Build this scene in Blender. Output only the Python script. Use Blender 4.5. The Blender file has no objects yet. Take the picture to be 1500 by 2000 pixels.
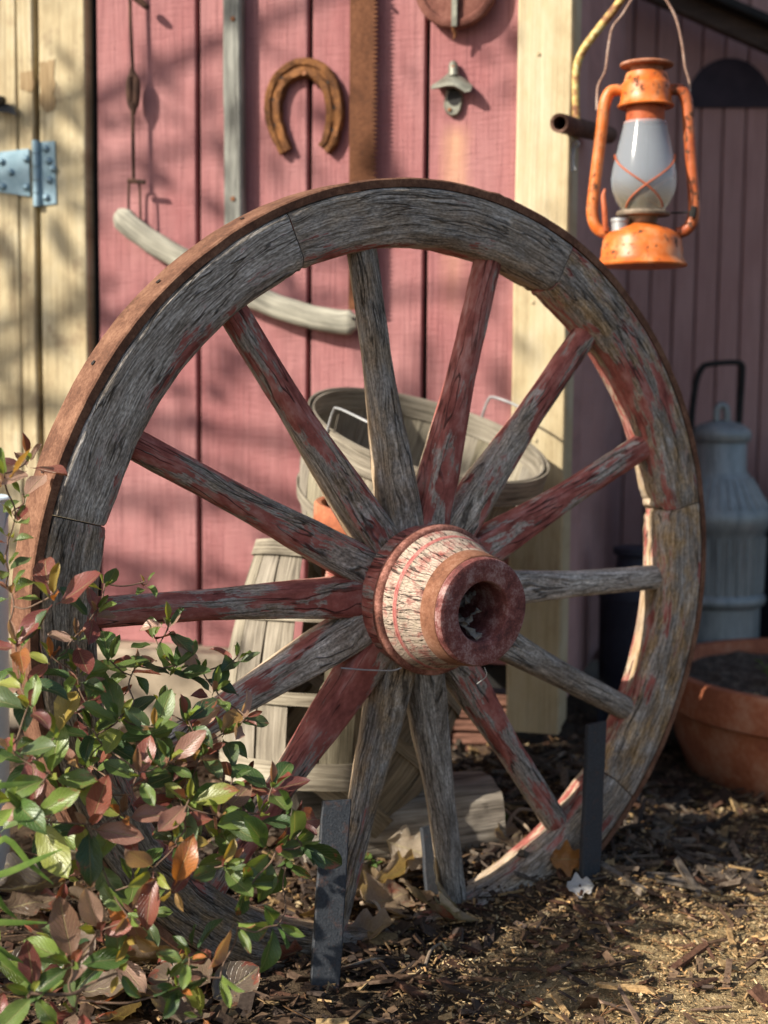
import bpy, math, random
import numpy as np
from mathutils import Vector, Matrix, noise

R = math.radians
rng = random.Random(7)
nrng = np.random.default_rng(7)
scene = bpy.context.scene
COL = scene.collection

# ------------------------------------------------------------------ camera, sky, sun, exposure
FPX = 2770.0
PITCH, ROLL = R(5.5), 0.0092
EYE = Vector((0, 0, 0.74))
CF = Vector((0, math.cos(PITCH), -math.sin(PITCH)))
CR = Vector((1, 0, 0))
CU = Vector((0, math.sin(PITCH), math.cos(PITCH)))
CR, CU = CR * math.cos(ROLL) + CU * math.sin(ROLL), CU * math.cos(ROLL) - CR * math.sin(ROLL)

cd = bpy.data.cameras.new("camera")
cam = bpy.data.objects.new("camera", cd)
COL.objects.link(cam)
cd.sensor_fit = 'VERTICAL'
cd.sensor_height = 36.0
cd.sensor_width = 27.0
cd.lens = 36.0 * FPX / 2000.0
cd.clip_start = 0.05
cd.clip_end = 500
cd.dof.use_dof = True
cd.dof.focus_distance = 1.64
cd.dof.aperture_fstop = 3.9
cam.matrix_world = Matrix((
    (CR.x, CU.x, -CF.x, EYE.x), (CR.y, CU.y, -CF.y, EYE.y), (CR.z, CU.z, -CF.z, EYE.z), (0, 0, 0, 1)))
scene.camera = cam

SUN_AZ, SUN_EL = R(59.0), R(33.0)       # azimuth measured to the left of the view direction, behind the camera
SUN_DIR = Vector((-math.sin(SUN_AZ) * math.cos(SUN_EL), -math.cos(SUN_AZ) * math.cos(SUN_EL), math.sin(SUN_EL)))
sd = bpy.data.lights.new("sun", 'SUN')
sd.energy = 5.0
sd.angle = R(0.5)
sd.color = (1.0, 0.92, 0.80)
sun = bpy.data.objects.new("sun", sd)
COL.objects.link(sun)
sun.rotation_euler = SUN_DIR.to_track_quat('Z', 'Y').to_euler()
sun.location = (-4, -3, 5)

world = bpy.data.worlds.new("World")
scene.world = world
world.use_nodes = True
wn = world.node_tree
wn.nodes.clear()
w_out = wn.nodes.new('ShaderNodeOutputWorld')
w_bg = wn.nodes.new('ShaderNodeBackground')
w_sky = wn.nodes.new('ShaderNodeTexSky')
w_sky.sky_type = 'NISHITA'
w_sky.sun_disc = False
w_sky.sun_elevation = SUN_EL
w_sky.sun_rotation = math.atan2(SUN_DIR.x, SUN_DIR.y)
w_sky.dust_density = 2.0
w_bg.inputs['Strength'].default_value = 0.10
wn.links.new(w_sky.outputs[0], w_bg.inputs[0])
wn.links.new(w_bg.outputs[0], w_out.inputs[0])
scene.view_settings.view_transform = 'Standard'
scene.view_settings.look = 'None'
scene.view_settings.exposure = 0.74
scene.view_settings.gamma = 1.0
scene.render.film_transparent = False
scene.cycles.max_bounces = 8
scene.cycles.transparent_max_bounces = 8
try:
    scene.cycles.use_denoising = True
    scene.cycles.denoiser = 'OPENIMAGEDENOISE'
except Exception:
    pass

# ------------------------------------------------------------------ measuring helpers (used once, to read positions off)
def ray(px, py):
    return CR * ((px - 750) / FPX) - CU * ((py - 1000) / FPX) + CF

def at(px, py, d):
    return EYE + ray(px, py) * d

def hit(px, py, p0, n):
    d = ray(px, py)
    return EYE + d * ((p0 - EYE).dot(n) / d.dot(n))

WALL_A = R(15)
W_O = Vector((-0.13, 2.5, 0))
W_T = Vector((math.cos(WALL_A), -math.sin(WALL_A), 0))
W_N = Vector((-math.sin(WALL_A), -math.cos(WALL_A), 0))
W_M = Matrix.Translation(W_O) @ Matrix.Rotation(-WALL_A, 4, 'Z')

def wl(px, py, off=0.0):
    """point on the barn wall plane, `off` metres in front of it, in wall coordinates (along, into, up)"""
    p = hit(px, py, W_O + W_N * off, W_N) - W_O
    return Vector((p.dot(W_T), -off, p.z))

def gz(x, y):
    s = min(1, max(0, (y - 1.75) / 0.75))
    s = s * s * (3 - 2 * s)
    q = min(1, max(0, (.55 - x) / .25))
    z = (.012 + .088 * q * q * (3 - 2 * q)) * s - .013
    z += 0.010 * noise.noise((x * 5, y * 5, 1.3)) + 0.005 * noise.noise((x * 17, y * 17, 4.1))
    return z

def ground_pt(px, py):
    d = ray(px, py)
    z = 0.0
    for _ in range(12):
        t = (z - EYE.z) / d.z
        p = EYE + d * t
        z = gz(p.x, p.y)
    return Vector((p.x, p.y, z))

# ------------------------------------------------------------------ mesh helpers
class Geo:
    def __init__(s):
        s.v, s.f, s.uv, s.mi, s.n = [], [], [], [], 0
        s.col = None

    def add(s, verts, faces, uvs, mi=0):
        o = s.n
        s.v.append(np.asarray(verts, float).reshape(-1, 3))
        s.n += len(s.v[-1])
        for f, u in zip(faces, uvs):
            s.f.append([i + o for i in f])
            s.uv.extend(u)
            s.mi.append(mi)

    def surf(s, P, U, V, cu=False, cv=False, mi=0, flip=False):
        """grid P[a][b]; U has a(+1 if closed) values, V has b(+1)"""
        P = np.asarray(P, float)
        a, b = P.shape[:2]
        fs, us = [], []
        for i in range(a if cu else a - 1):
            i2 = (i + 1) % a
            for j in range(b if cv else b - 1):
                j2 = (j + 1) % b
                q = [i * b + j, i2 * b + j, i2 * b + j2, i * b + j2]
                w = [(U[i], V[j]), (U[i + 1], V[j]), (U[i + 1], V[j + 1]), (U[i], V[j + 1])]
                if flip:
                    q.reverse(); w.reverse()
                fs.append(q); us.append(w)
        s.add(P.reshape(-1, 3), fs, us, mi)

    def poly(s, pts, uv=None, mi=0, flip=False):
        pts = [tuple(p) for p in pts]
        uv = uv or [(p[0], p[2]) for p in pts]
        idx = list(range(len(pts)))
        if flip:
            idx.reverse(); uv = uv[::-1]
        s.add(pts, [idx], [uv], mi)

    def build(s, name, mat, parent=None, M=None, smooth=True, angle=40, color=None, link=True):
        me = bpy.data.meshes.new(name)
        me.from_pydata(np.concatenate(s.v).tolist(), [], s.f)
        uvl = me.uv_layers.new(name="UVMap")
        uvl.data.foreach_set("uv", np.asarray(s.uv, dtype=np.float32).ravel())
        for m in (mat if isinstance(mat, (list, tuple)) else [mat]):
            me.materials.append(m)
        me.polygons.foreach_set("material_index", s.mi)
        me.polygons.foreach_set("use_smooth", [smooth] * len(s.f))
        me.update()
        if smooth and angle:
            me.set_sharp_from_angle(angle=R(angle))
        if not link:
            return me
        return obj(name, me, parent, M, color)

def obj(name, me, parent=None, M=None, color=None):
    o = bpy.data.objects.new(name, me)
    COL.objects.link(o)
    if parent is not None:
        o.parent = parent
    if M is not None:
        o.matrix_basis = M
    if color is not None:
        o.color = color
    return o

def tag(o, label=None, cat=None, group=None, kind=None):
    if label: o["label"] = label
    if cat: o["category"] = cat
    if group: o["group"] = group
    if kind: o["kind"] = kind
    return o

def thing(name, label, cat, M=None, group=None):
    o = bpy.data.objects.new(name, None)
    o.empty_display_size = 0.05
    COL.objects.link(o)
    if M is not None:
        o.matrix_basis = M
    return tag(o, label, cat, group)

def jit(P, amp, sc, seed=0.0):
    P = np.asarray(P, float)
    f = P.reshape(-1, 3)
    out = np.empty_like(f)
    for i, p in enumerate(f):
        q = noise.noise_vector((p[0] * sc + seed, p[1] * sc - seed, p[2] * sc + seed * .7))
        out[i] = (p[0] + q[0] * amp, p[1] + q[1] * amp, p[2] + q[2] * amp)
    return out.reshape(P.shape)

def circ(n, r=1.0, ry=None, e=2.0, a0=0.0):
    """superellipse profile, e=2 round ... 8 square"""
    out = []
    for k in range(n):
        t = a0 + 2 * math.pi * k / n
        c, s_ = math.cos(t), math.sin(t)
        out.append((r * math.copysign(abs(c) ** (2 / e), c), (ry or r) * math.copysign(abs(s_) ** (2 / e), s_)))
    return out

def rrect(w, h, c, seg=0):
    """chamfered rectangle w x h centred, corner cut c"""
    a, b = w / 2, h / 2
    return [(a, -b + c), (a, b - c), (a - c, b), (-a + c, b), (-a, b - c), (-a, -b + c), (-a + c, -b), (a - c, -b)]

def dense(prof, step):
    out = []
    n = len(prof)
    for i in range(n):
        p, q = np.array(prof[i]), np.array(prof[(i + 1) % n])
        m = max(1, int(np.linalg.norm(q - p) / step))
        for k in range(m):
            out.append(tuple(p + (q - p) * k / m))
    return out

def perim(prof):
    v = [0.0]
    n = len(prof)
    for i in range(n):
        v.append(v[-1] + math.dist(prof[i], prof[(i + 1) % n]))
    return v

def sweep(g, rings, V, caps=True, mi=0, cu=False, U=None):
    """rings: array [a][b][3] of closed cross sections"""
    Pm = np.asarray(rings, float)
    if U is None:
        c = Pm.mean(axis=1)
        d = np.linalg.norm(np.diff(c, axis=0), axis=1)
        U = [0.0] + list(np.cumsum(d))
        if cu:
            U.append(U[-1] + float(np.linalg.norm(c[0] - c[-1])))
    g.surf(Pm, U, V, cu=cu, cv=True, mi=mi)
    if caps and not cu:
        b = Pm.shape[1]
        for i, fl in ((0, False), (-1, True)):
            ring = Pm[i]
            c = ring.mean(axis=0)
            vs = np.vstack([ring, c])
            fs, us = [], []
            for j in range(b):
                j2 = (j + 1) % b
                q = [j, j2, b]
                w = [(U[i] + .01, V[j] * .4), (U[i] + .01, V[j + 1] * .4), (U[i] + .03, V[j] * .4)]
                if fl:
                    q.reverse(); w.reverse()
                fs.append(q); us.append(w)
            g.add(vs, fs, us, mi)

def catmull(pts, n):
    pts = [Vector(p) for p in pts]
    P = [pts[0] * 2 - pts[1]] + pts + [pts[-1] * 2 - pts[-2]]
    out = []
    m = len(pts) - 1
    for i in range(n):
        t = i / (n - 1) * m
        k = min(int(t), m - 1)
        u = t - k
        a, b, c, d = P[k], P[k + 1], P[k + 2], P[k + 3]
        out.append(0.5 * ((2 * b) + (c - a) * u + (2 * a - 5 * b + 4 * c - d) * u * u + (3 * b - a - 3 * c + d) * u ** 3))
    return out

def tube(g, pts, r, n=8, seg=None, mi=0, caps=True, prof=None):
    """round tube (or given profile) along a smooth path; r may be a list"""
    path = catmull(pts, seg) if seg else [Vector(p) for p in pts]
    m = len(path)
    rr = r if isinstance(r, (list, tuple)) else [r, r]
    prof = prof or circ(n)
    t0 = (path[1] - path[0]).normalized()
    up = Vector((0, 0, 1)) if abs(t0.z) < .9 else Vector((0, 1, 0))
    x = t0.cross(up).normalized()
    rings = []
    for i, p in enumerate(path):
        t = (path[min(i + 1, m - 1)] - path[max(i - 1, 0)]).normalized()
        x = (x - t * x.dot(t)).normalized()
        y = t.cross(x)
        k = i / (m - 1) * (len(rr) - 1)
        j = min(int(k), len(rr) - 2)
        rad = rr[j] + (rr[j + 1] - rr[j]) * (k - j)
        rings.append([tuple(p + x * (a * rad) + y * (b * rad)) for a, b in prof])
    V = [v * rr[0] for v in perim(prof)]
    sweep(g, rings, V, caps=caps, mi=mi)

def lathe(g, prof, n=32, axis='Z', mi=0, a0=0.0, flip=False, wob=0.0, seed=0):
    """prof list of (r, h)"""
    P = []
    U = [0.0]
    for i in range(1, len(prof)):
        U.append(U[-1] + math.dist(prof[i], prof[i - 1]))
    rm = max(p[0] for p in prof)
    for r, h in prof:
        row = []
        for k in range(n):
            t = a0 + 2 * math.pi * k / n
            q = r * (1 + wob * noise.noise((math.cos(t) * 1.5 + seed, math.sin(t) * 1.5, h * 8)))
            c, s_ = q * math.cos(t), q * math.sin(t)
            row.append((c, s_, h) if axis == 'Z' else (c, h, s_))
        P.append(row)
    V = [2 * math.pi * rm * k / n for k in range(n + 1)]
    g.surf(P, U, V, cv=True, mi=mi, flip=(axis == 'Z') != flip)

def board(g, x0, x1, y0, y1, z0, z1, bev=.002, nz=2, amp=0.0, sc=3.0, seed=0.0, mi=0, axis='Z'):
    """a plank running along one axis; UV u runs along it"""
    if axis == 'Z':
        prof = rrect(x1 - x0, y1 - y0, bev); cx, cy = (x0 + x1) / 2, (y0 + y1) / 2; a, b = z0, z1
    elif axis == 'X':
        prof = rrect(y1 - y0, z1 - z0, bev); cx, cy = (y0 + y1) / 2, (z0 + z1) / 2; a, b = x0, x1
    else:
        prof = rrect(z1 - z0, x1 - x0, bev); cx, cy = (z0 + z1) / 2, (x0 + x1) / 2; a, b = y0, y1
    rings = []
    for i in range(nz):
        t = a + (b - a) * i / (nz - 1)
        ring = []
        for p, q in prof:
            if axis == 'Z': ring.append((cx + p, cy + q, t))
            elif axis == 'X': ring.append((t, cx + p, cy + q))
            else: ring.append((cy + q, t, cx + p))
        rings.append(ring)
    P = np.array(rings)
    if amp:
        P = jit(P, amp, sc, seed)
    V = perim(prof)
    U = [a + (b - a) * i / (nz - 1) for i in range(nz)]
    sweep(g, P, V, U=U, mi=mi)

def axes(o, x, y, z):
    return Matrix(((x[0], y[0], z[0], o[0]), (x[1], y[1], z[1], o[1]), (x[2], y[2], z[2], o[2]), (0, 0, 0, 1)))

def rot_to(o, z, x=None):
    z = Vector(z).normalized()
    x = Vector(x or (1, 0, 0))
    x = (x - z * x.dot(z)).normalized()
    return axes(o, x, z.cross(x), z)

# ------------------------------------------------------------------ material helpers
class NT:
    def __init__(s, name):
        s.m = bpy.data.materials.new(name)
        s.m.use_nodes = True
        s.t = s.m.node_tree
        s.t.nodes.clear()
        s.out = s.n('ShaderNodeOutputMaterial')

    def n(s, typ, **kw):
        nd = s.t.nodes.new(typ)
        for k, v in kw.items():
            setattr(nd, k, v)
        return nd

    def put(s, sock, val):
        if isinstance(val, bpy.types.NodeSocket):
            s.t.links.new(val, sock)
        elif isinstance(val, (tuple, list)) and len(val) == 3 and sock.type == 'RGBA':
            sock.default_value = (*val, 1)
        else:
            sock.default_value = val

    def math(s, op, a, b=0.0, c=0.0, clamp=False):
        nd = s.n('ShaderNodeMath', operation=op, use_clamp=clamp)
        s.put(nd.inputs[0], a); s.put(nd.inputs[1], b)
        if op in ('MULTIPLY_ADD', 'SMOOTH_MIN', 'COMPARE'): s.put(nd.inputs[2], c)
        return nd.outputs[0]

    def mix(s, f, a, b, blend='MIX'):
        nd = s.n('ShaderNodeMix', data_type='RGBA', blend_type=blend)
        s.put(nd.inputs[0], f); s.put(nd.inputs[6], a); s.put(nd.inputs[7], b)
        return nd.outputs[2]

    def ramp(s, f, stops, interp='LINEAR'):
        nd = s.n('ShaderNodeValToRGB')
        cr = nd.color_ramp
        cr.interpolation = interp
        while len(cr.elements) < len(stops):
            cr.elements.new(0.5)
        for e, (p, c) in zip(cr.elements, stops):
            e.position = p
            e.color = (*c, 1) if isinstance(c, (tuple, list)) else (c, c, c, 1)
        s.put(nd.inputs[0], f)
        return nd.outputs[0]

    def rng(s, v, a, b, c=0.0, d=1.0, smooth=False):
        nd = s.n('ShaderNodeMapRange')
        if smooth: nd.interpolation_type = 'SMOOTHSTEP'
        for k, x in enumerate((v, a, b, c, d)):
            s.put(nd.inputs[k], x)
        return nd.outputs[0]

    def noise(s, vec, scale=1.0, detail=4.0, rough=.6, dist=0.0):
        nd = s.n('ShaderNodeTexNoise')
        if vec is not None: s.put(nd.inputs['Vector'], vec)
        nd.inputs['Scale'].default_value = scale
        nd.inputs['Detail'].default_value = detail
        nd.inputs['Roughness'].default_value = rough
        nd.inputs['Distortion'].default_value = dist
        return nd.outputs['Fac']

    def vor(s, vec, scale=1.0, feature='F1', out='Distance'):
        nd = s.n('ShaderNodeTexVoronoi', feature=feature)
        s.put(nd.inputs['Vector'], vec)
        nd.inputs['Scale'].default_value = scale
        return nd.outputs[out]

    def vec(s, x, y, z=0.0):
        nd = s.n('ShaderNodeCombineXYZ')
        s.put(nd.inputs[0], x); s.put(nd.inputs[1], y); s.put(nd.inputs[2], z)
        return nd.outputs[0]

    def sep(s, v):
        nd = s.n('ShaderNodeSeparateXYZ')
        s.put(nd.inputs[0], v)
        return nd.outputs

    def coord(s, which='Object'):
        return s.n('ShaderNodeTexCoord').outputs[which]

    def bump(s, h, dist=.002, strength=1.0, normal=None):
        nd = s.n('ShaderNodeBump')
        nd.inputs['Strength'].default_value = strength
        nd.inputs['Distance'].default_value = dist
        s.put(nd.inputs['Height'], h)
        if normal is not None: s.put(nd.inputs['Normal'], normal)
        return nd.outputs[0]

    def bsdf(s, color, rough=.8, normal=None, metal=0.0, spec=.3, **kw):
        nd = s.n('ShaderNodeBsdfPrincipled')
        s.put(nd.inputs['Base Color'], color)
        s.put(nd.inputs['Roughness'], rough)
        s.put(nd.inputs['Metallic'], metal)
        s.put(nd.inputs['Specular IOR Level'], spec)
        if normal is not None: s.put(nd.inputs['Normal'], normal)
        for k, v in kw.items():
            s.put(nd.inputs[k], v)
        return nd

    def done(s, shader):
        s.t.links.new(shader if isinstance(shader, bpy.types.NodeSocket) else shader.outputs[0], s.out.inputs[0])
        return s.m

def objinfo(t):
    nd = t.n('ShaderNodeObjectInfo')
    sp = t.n('ShaderNodeSeparateColor')
    t.t.links.new(nd.outputs['Color'], sp.inputs[0])
    return nd.outputs['Random'], sp.outputs[0], sp.outputs[1], sp.outputs[2], nd.outputs['Color']

def mat_wheel_wood():
    """weathered painted wood; object colour: r paint left, g ochre warmth, b lightness"""
    t = NT("weathered painted wood")
    rnd, cr, cg, cb, _ = objinfo(t)
    u, v, _z = t.sep(t.coord('UV'))
    r10 = t.math('MULTIPLY', rnd, 37.0)
    w1 = t.noise(t.vec(t.math('MULTIPLY', u, 9.0), t.math('MULTIPLY', v, 22.0), r10), 1, 3, .55)
    v2 = t.math('ADD', v, t.math('MULTIPLY', t.math('SUBTRACT', w1, .5), .020))
    gr = t.noise(t.vec(t.math('MULTIPLY', u, t.rng(rnd, 0, 1, 12.0, 30.0)), t.math('MULTIPLY', v2, t.rng(t.math('FRACT', t.math('MULTIPLY', rnd, 5.7)), 0, 1, 240.0, 460.0)), r10), 1, 6, .72)
    gr2 = t.noise(t.vec(t.math('MULTIPLY', u, 30.0), t.math('MULTIPLY', v2, 620.0), t.math('ADD', r10, 3.3)), 1, 3, .6)
    ck = t.noise(t.vec(t.math('MULTIPLY', u, 7.0), t.math('MULTIPLY', v2, 95.0), t.math('ADD', r10, 7.7)), 1, 2, .5)
    ck = t.math('ABSOLUTE', t.math('SUBTRACT', ck, .5))
    ckm = t.noise(t.vec(t.math('MULTIPLY', u, 9.0), t.math('MULTIPLY', v2, 30.0), t.math('ADD', r10, 9.1)), 1, 2, .5)
    crack = t.math('MULTIPLY', t.rng(ck, .006, .022, 1, 0), t.rng(ckm, .45, .52, 0, 1))
    grain = t.math('MULTIPLY_ADD', gr2, .35, t.math('MULTIPLY', gr, .72))
    base = t.ramp(grain, [(.33, (.038, .031, .024)), (.43, (.165, .140, .112)), (.54, (.35, .318, .278)), (.68, (.66, .62, .57))])
    lum = t.noise(t.vec(t.math('MULTIPLY', u, 14.0), t.math('MULTIPLY', v, 26.0), t.math('ADD', r10, 2.0)), 1, 4, .6)
    base = t.mix(t.rng(lum, .30, .70, .0, .62), base, t.mix(1.0, base, (.34, .27, .22), 'MULTIPLY'))
    och = t.noise(t.vec(t.math('MULTIPLY', u, 22.0), t.math('MULTIPLY', v, 40.0), t.math('ADD', r10, 4.0)), 1, 5, .65)
    base = t.mix(t.math('MULTIPLY', t.rng(och, .42, .62), cg), base, t.mix(1.0, base, (1.25, .88, .44), 'MULTIPLY'))
    spk = t.noise(t.vec(t.math('MULTIPLY', u, 180.0), t.math('MULTIPLY', v, 520.0), t.math('ADD', r10, 6.0)), 1, 3, .7)
    sf = t.math('MULTIPLY', t.rng(spk, .34, .66, .52, 1.45), cb)
    base = t.mix(1.0, base, t.vec(sf, sf, sf), 'MULTIPLY')
    # paint
    pn = t.noise(t.vec(t.math('MULTIPLY', u, 13.0), t.math('MULTIPLY', v2, 42.0), t.math('ADD', r10, 11.0)), 1, 6, .62)
    pl = t.noise(t.vec(t.math('MULTIPLY', u, 4.5), t.math('MULTIPLY', v, 14.0), t.math('ADD', r10, 17.0)), 1, 2, .5)
    pm = t.math('ADD', t.math('MULTIPLY', pn, .80), t.math('MULTIPLY', pl, .55))
    pm = t.math('ADD', pm, t.math('MULTIPLY', t.math('SUBTRACT', gr, .5), .42))
    ox, oy, oz = t.sep(t.coord('Object'))
    oz = t.math('SUBTRACT', oz, .54)
    rr_ = t.math('SQRT', t.math('ADD', t.math('MULTIPLY', ox, ox), t.math('MULTIPLY', oz, oz)))
    inner = t.math('MULTIPLY', t.rng(rr_, .476, .462, 0, .10), t.rng(rr_, .440, .448, 0, 1))
    cr = t.math('ADD', cr, inner)
    tan_lit = t.math('MULTIPLY', t.rng(oy, .000, .010, 0, .72), t.rng(och, .25, .5, .6, 1))      # sheltered back: tan wood, with the sunlit strip's brightness put into its colour
    base = t.mix(tan_lit, base, t.ramp(grain, [(.34, (.20, .12, .065)), (.48, (.42, .29, .17)), (.62, (.60, .46, .30))]))
    thr = t.math('SUBTRACT', .98, t.math('MULTIPLY', cr, .60))
    paint = t.rng(t.math('SUBTRACT', pm, thr), -.012, .02, 0, 1)
    pc = t.ramp(t.noise(t.vec(t.math('MULTIPLY', u, 25.0), t.math('MULTIPLY', v, 60.0), r10), 1, 5, .65),
                [(.3, (.15, .040, .032)), (.5, (.32, .100, .080)), (.7, (.47, .235, .20))])
    col = t.mix(paint, base, pc)
    edge = t.math('MULTIPLY', t.rng(t.math('SUBTRACT', pm, thr), -.05, -.012, 0, 1), t.rng(t.math('SUBTRACT', pm, thr), -.012, .0, 1, 0))
    col = t.mix(t.math('MULTIPLY', edge, .5), col, (.42, .36, .33))
    col = t.mix(t.math('MULTIPLY', crack, .72), col, (.012, .009, .007))
    h = t.math('ADD', t.math('MULTIPLY', grain, t.math('SUBTRACT', 1.0, t.math('MULTIPLY', paint, .55))), t.math('MULTIPLY', paint, .25))
    h = t.math('SUBTRACT', h, t.math('MULTIPLY', crack, .9))
    return t.done(t.bsdf(col, .82, t.bump(h, .0026, 1.0), spec=.22))

def mat_hub():
    """old cream-pink paint crazed along the axis"""
    t = NT("crazed pale hub paint")
    u, v, _z = t.sep(t.coord('UV'))
    w = t.noise(t.vec(t.math('MULTIPLY', u, 60.0), t.math('MULTIPLY', v, 60.0), 0.0), 1, 3, .6)
    v2 = t.math('ADD', v, t.math('MULTIPLY', t.math('SUBTRACT', w, .5), .006))
    ck = t.noise(t.vec(t.math('MULTIPLY', u, 14.0), t.math('MULTIPLY', v2, 120.0), 1.7), 1, 2, .5)
    ck = t.math('ABSOLUTE', t.math('SUBTRACT', ck, .5))
    crack = t.rng(ck, .006, .024, 1, 0)
    cell = t.vor(t.vec(t.math('MULTIPLY', u, 70.0), t.math('MULTIPLY', v2, 230.0), 0.0), 1.0, 'DISTANCE_TO_EDGE')
    craze = t.rng(cell, .02, .08, 1, 0)
    pn = t.noise(t.vec(t.math('MULTIPLY', u, 40.0), t.math('MULTIPLY', v, 40.0), 3.0), 1, 6, .65)
    col = t.ramp(pn, [(.33, (.26, .075, .06)), (.43, (.38, .20, .16)), (.50, (.46, .36, .285)), (.7, (.40, .33, .245))])
    gn = t.noise(t.vec(t.math('MULTIPLY', u, 90.0), t.math('MULTIPLY', v, 30.0), 8.0), 1, 4, .6)
    col = t.mix(t.rng(gn, .52, .66, 0, .55), col, (.22, .19, .14))
    col = t.mix(t.math('MULTIPLY', craze, .28), col, (.10, .07, .055))
    col = t.mix(t.math('MULTIPLY', crack, .9), col, (.03, .02, .016))
    h = t.math('SUBTRACT', t.math('MULTIPLY', pn, .4), t.math('ADD', crack, t.math('MULTIPLY', craze, .4)))
    return t.done(t.bsdf(col, .8, t.bump(h, .0016), spec=.2))

def mat_rust(name="rusted iron", dark=(.045, .022, .014), mid=(.19, .075, .032), light=(.36, .17, .085), sc=1.0, rough=.85):
    t = NT(name)
    c = t.coord('Object')
    a = t.noise(c, 26 * sc, 6, .65)
    b = t.noise(c, 240 * sc, 4, .65)
    d = t.noise(c, 900 * sc, 2, .6)
    f = t.math('ADD', t.math('MULTIPLY', a, .5), t.math('ADD', t.math('MULTIPLY', b, .32), t.math('MULTIPLY', d, .18)))
    col = t.ramp(f, [(.34, dark), (.48, mid), (.64, light)])
    return t.done(t.bsdf(col, rough, t.bump(f, .0016), spec=.25))

def mat_iron_dark():
    t = NT("dark painted iron")
    c = t.coord('Object')
    a = t.noise(c, 95, 5, .7)
    b = t.noise(c, 420, 3, .6)
    col = t.ramp(b, [(.33, (.017, .020, .025)), (.58, (.030, .035, .043)), (.80, (.062, .062, .064))])
    col = t.mix(t.rng(a, .56, .70, 0, .55), col, (.09, .042, .028))
    return t.done(t.bsdf(col, .65, t.bump(t.math('ADD', a, t.math('MULTIPLY', b, .5)), .0012), spec=.4))

def mat_siding(name, base, dark, fade, streak=None):
    """rough-sawn painted board, wall coordinates: x along, z up"""
    t = NT(name)
    g = t.n('ShaderNodeNewGeometry').outputs['Position']
    x, y, z = t.sep(t.coord('Object'))
    rnd = objinfo(t)[0]
    k = t.math('MULTIPLY', rnd, 20.0)
    gr = t.noise(t.vec(t.math('MULTIPLY', x, 330.0), t.math('ADD', y, k), t.math('MULTIPLY', z, 7.0)), 1, 5, .65)
    saw = t.noise(t.vec(t.math('MULTIPLY', x, 28.0), t.math('ADD', y, k), t.math('MULTIPLY', z, 170.0)), 1, 3, .6)
    low = t.noise(t.vec(t.math('MULTIPLY', x, 7.0), k, t.math('MULTIPLY', z, 3.5)), 1, 4, .6)
    wear = t.noise(t.vec(t.math('MULTIPLY', x, 75.0), k, t.math('MULTIPLY', z, 9.0)), 1, 6, .7)
    col = t.mix(t.rng(low, .35, .68), base, fade)
    col = t.mix(t.rng(gr, .55, .30, 0, .55), col, dark)
    col = t.mix(t.rng(wear, .60, .70, 0, .5), col, fade)
    if streak:
        px_, z0, z1, w, sc_ = streak
        dx = t.math('ABSOLUTE', t.math('SUBTRACT', t.math('ADD', x, t.math('MULTIPLY', t.math('SUBTRACT', wear, .5), .03)), px_))
        m = t.math('MULTIPLY', t.rng(dx, w, .0, 0, 1, True), t.math('MULTIPLY', t.rng(z, z0, z0 - .03, 0, 1), t.rng(z, z1, z1 + .3, 0, 1)))
        col = t.mix(t.math('MULTIPLY', m, .6), col, sc_)
    h = t.math('ADD', t.math('MULTIPLY', gr, .6), t.math('MULTIPLY', saw, .5))
    return t.done(t.bsdf(col, .75, t.bump(h, .0040, .9), spec=.25))

def mat_cream():
    t = NT("weathered cream paint")
    x, y, z = t.sep(t.coord('Object'))
    rnd, cr, cg, cb, _ = objinfo(t)
    k = t.math('MULTIPLY', rnd, 20.0)
    gr = t.noise(t.vec(t.math('MULTIPLY', x, 190.0), t.math('ADD', y, k), t.math('MULTIPLY', z, 5.0)), 1, 5, .65)
    low = t.noise(t.vec(t.math('MULTIPLY', x, 16.0), k, t.math('MULTIPLY', z, 7.0)), 1, 5, .65)
    col = t.ramp(low, [(.3, (.35, .265, .145)), (.5, (.485, .40, .24)), (.7, (.55, .48, .325))])
    col = t.mix(t.math('MULTIPLY', t.rng(gr, .54, .34, 0, .8), cr), col, (.16, .11, .055))
    blot = t.noise(t.vec(t.math('MULTIPLY', x, 22.0), k, t.math('MULTIPLY', z, 16.0)), 1, 5, .7)
    col = t.mix(t.math('MULTIPLY', t.rng(blot, .55, .66, 0, .75), cg), col, (.24, .17, .10))
    h = t.math('ADD', gr, t.math('MULTIPLY', blot, .4))
    return t.done(t.bsdf(col, .7, t.bump(h, .0016, .8), spec=.3))

def mat_simple(name, c1, c2, scale=20, rough=.7, bump=.001, metal=0.0, detail=5, spec=.3, stretch=(1, 1, 1), coord='Object', c3=None, **kw):
    t = NT(name)
    x, y, z = t.sep(t.coord(coord))
    rnd = objinfo(t)[0]
    vec = t.vec(t.math('MULTIPLY', x, stretch[0]), t.math('MULTIPLY', y, stretch[1]), t.math('ADD', t.math('MULTIPLY', z, stretch[2]), t.math('MULTIPLY', rnd, 9.0)))
    a = t.noise(vec, scale, detail, .65)
    b = t.noise(vec, scale * 9, 3, .6)
    f = t.math('ADD', t.math('MULTIPLY', a, .7), t.math('MULTIPLY', b, .3))
    stops = [(.35, c1), (.65, c2)] if c3 is None else [(.33, c1), (.5, c2), (.66, c3)]
    return t.done(t.bsdf(t.ramp(f, stops), rough, t.bump(f, bump), metal=metal, spec=spec, **kw))

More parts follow.
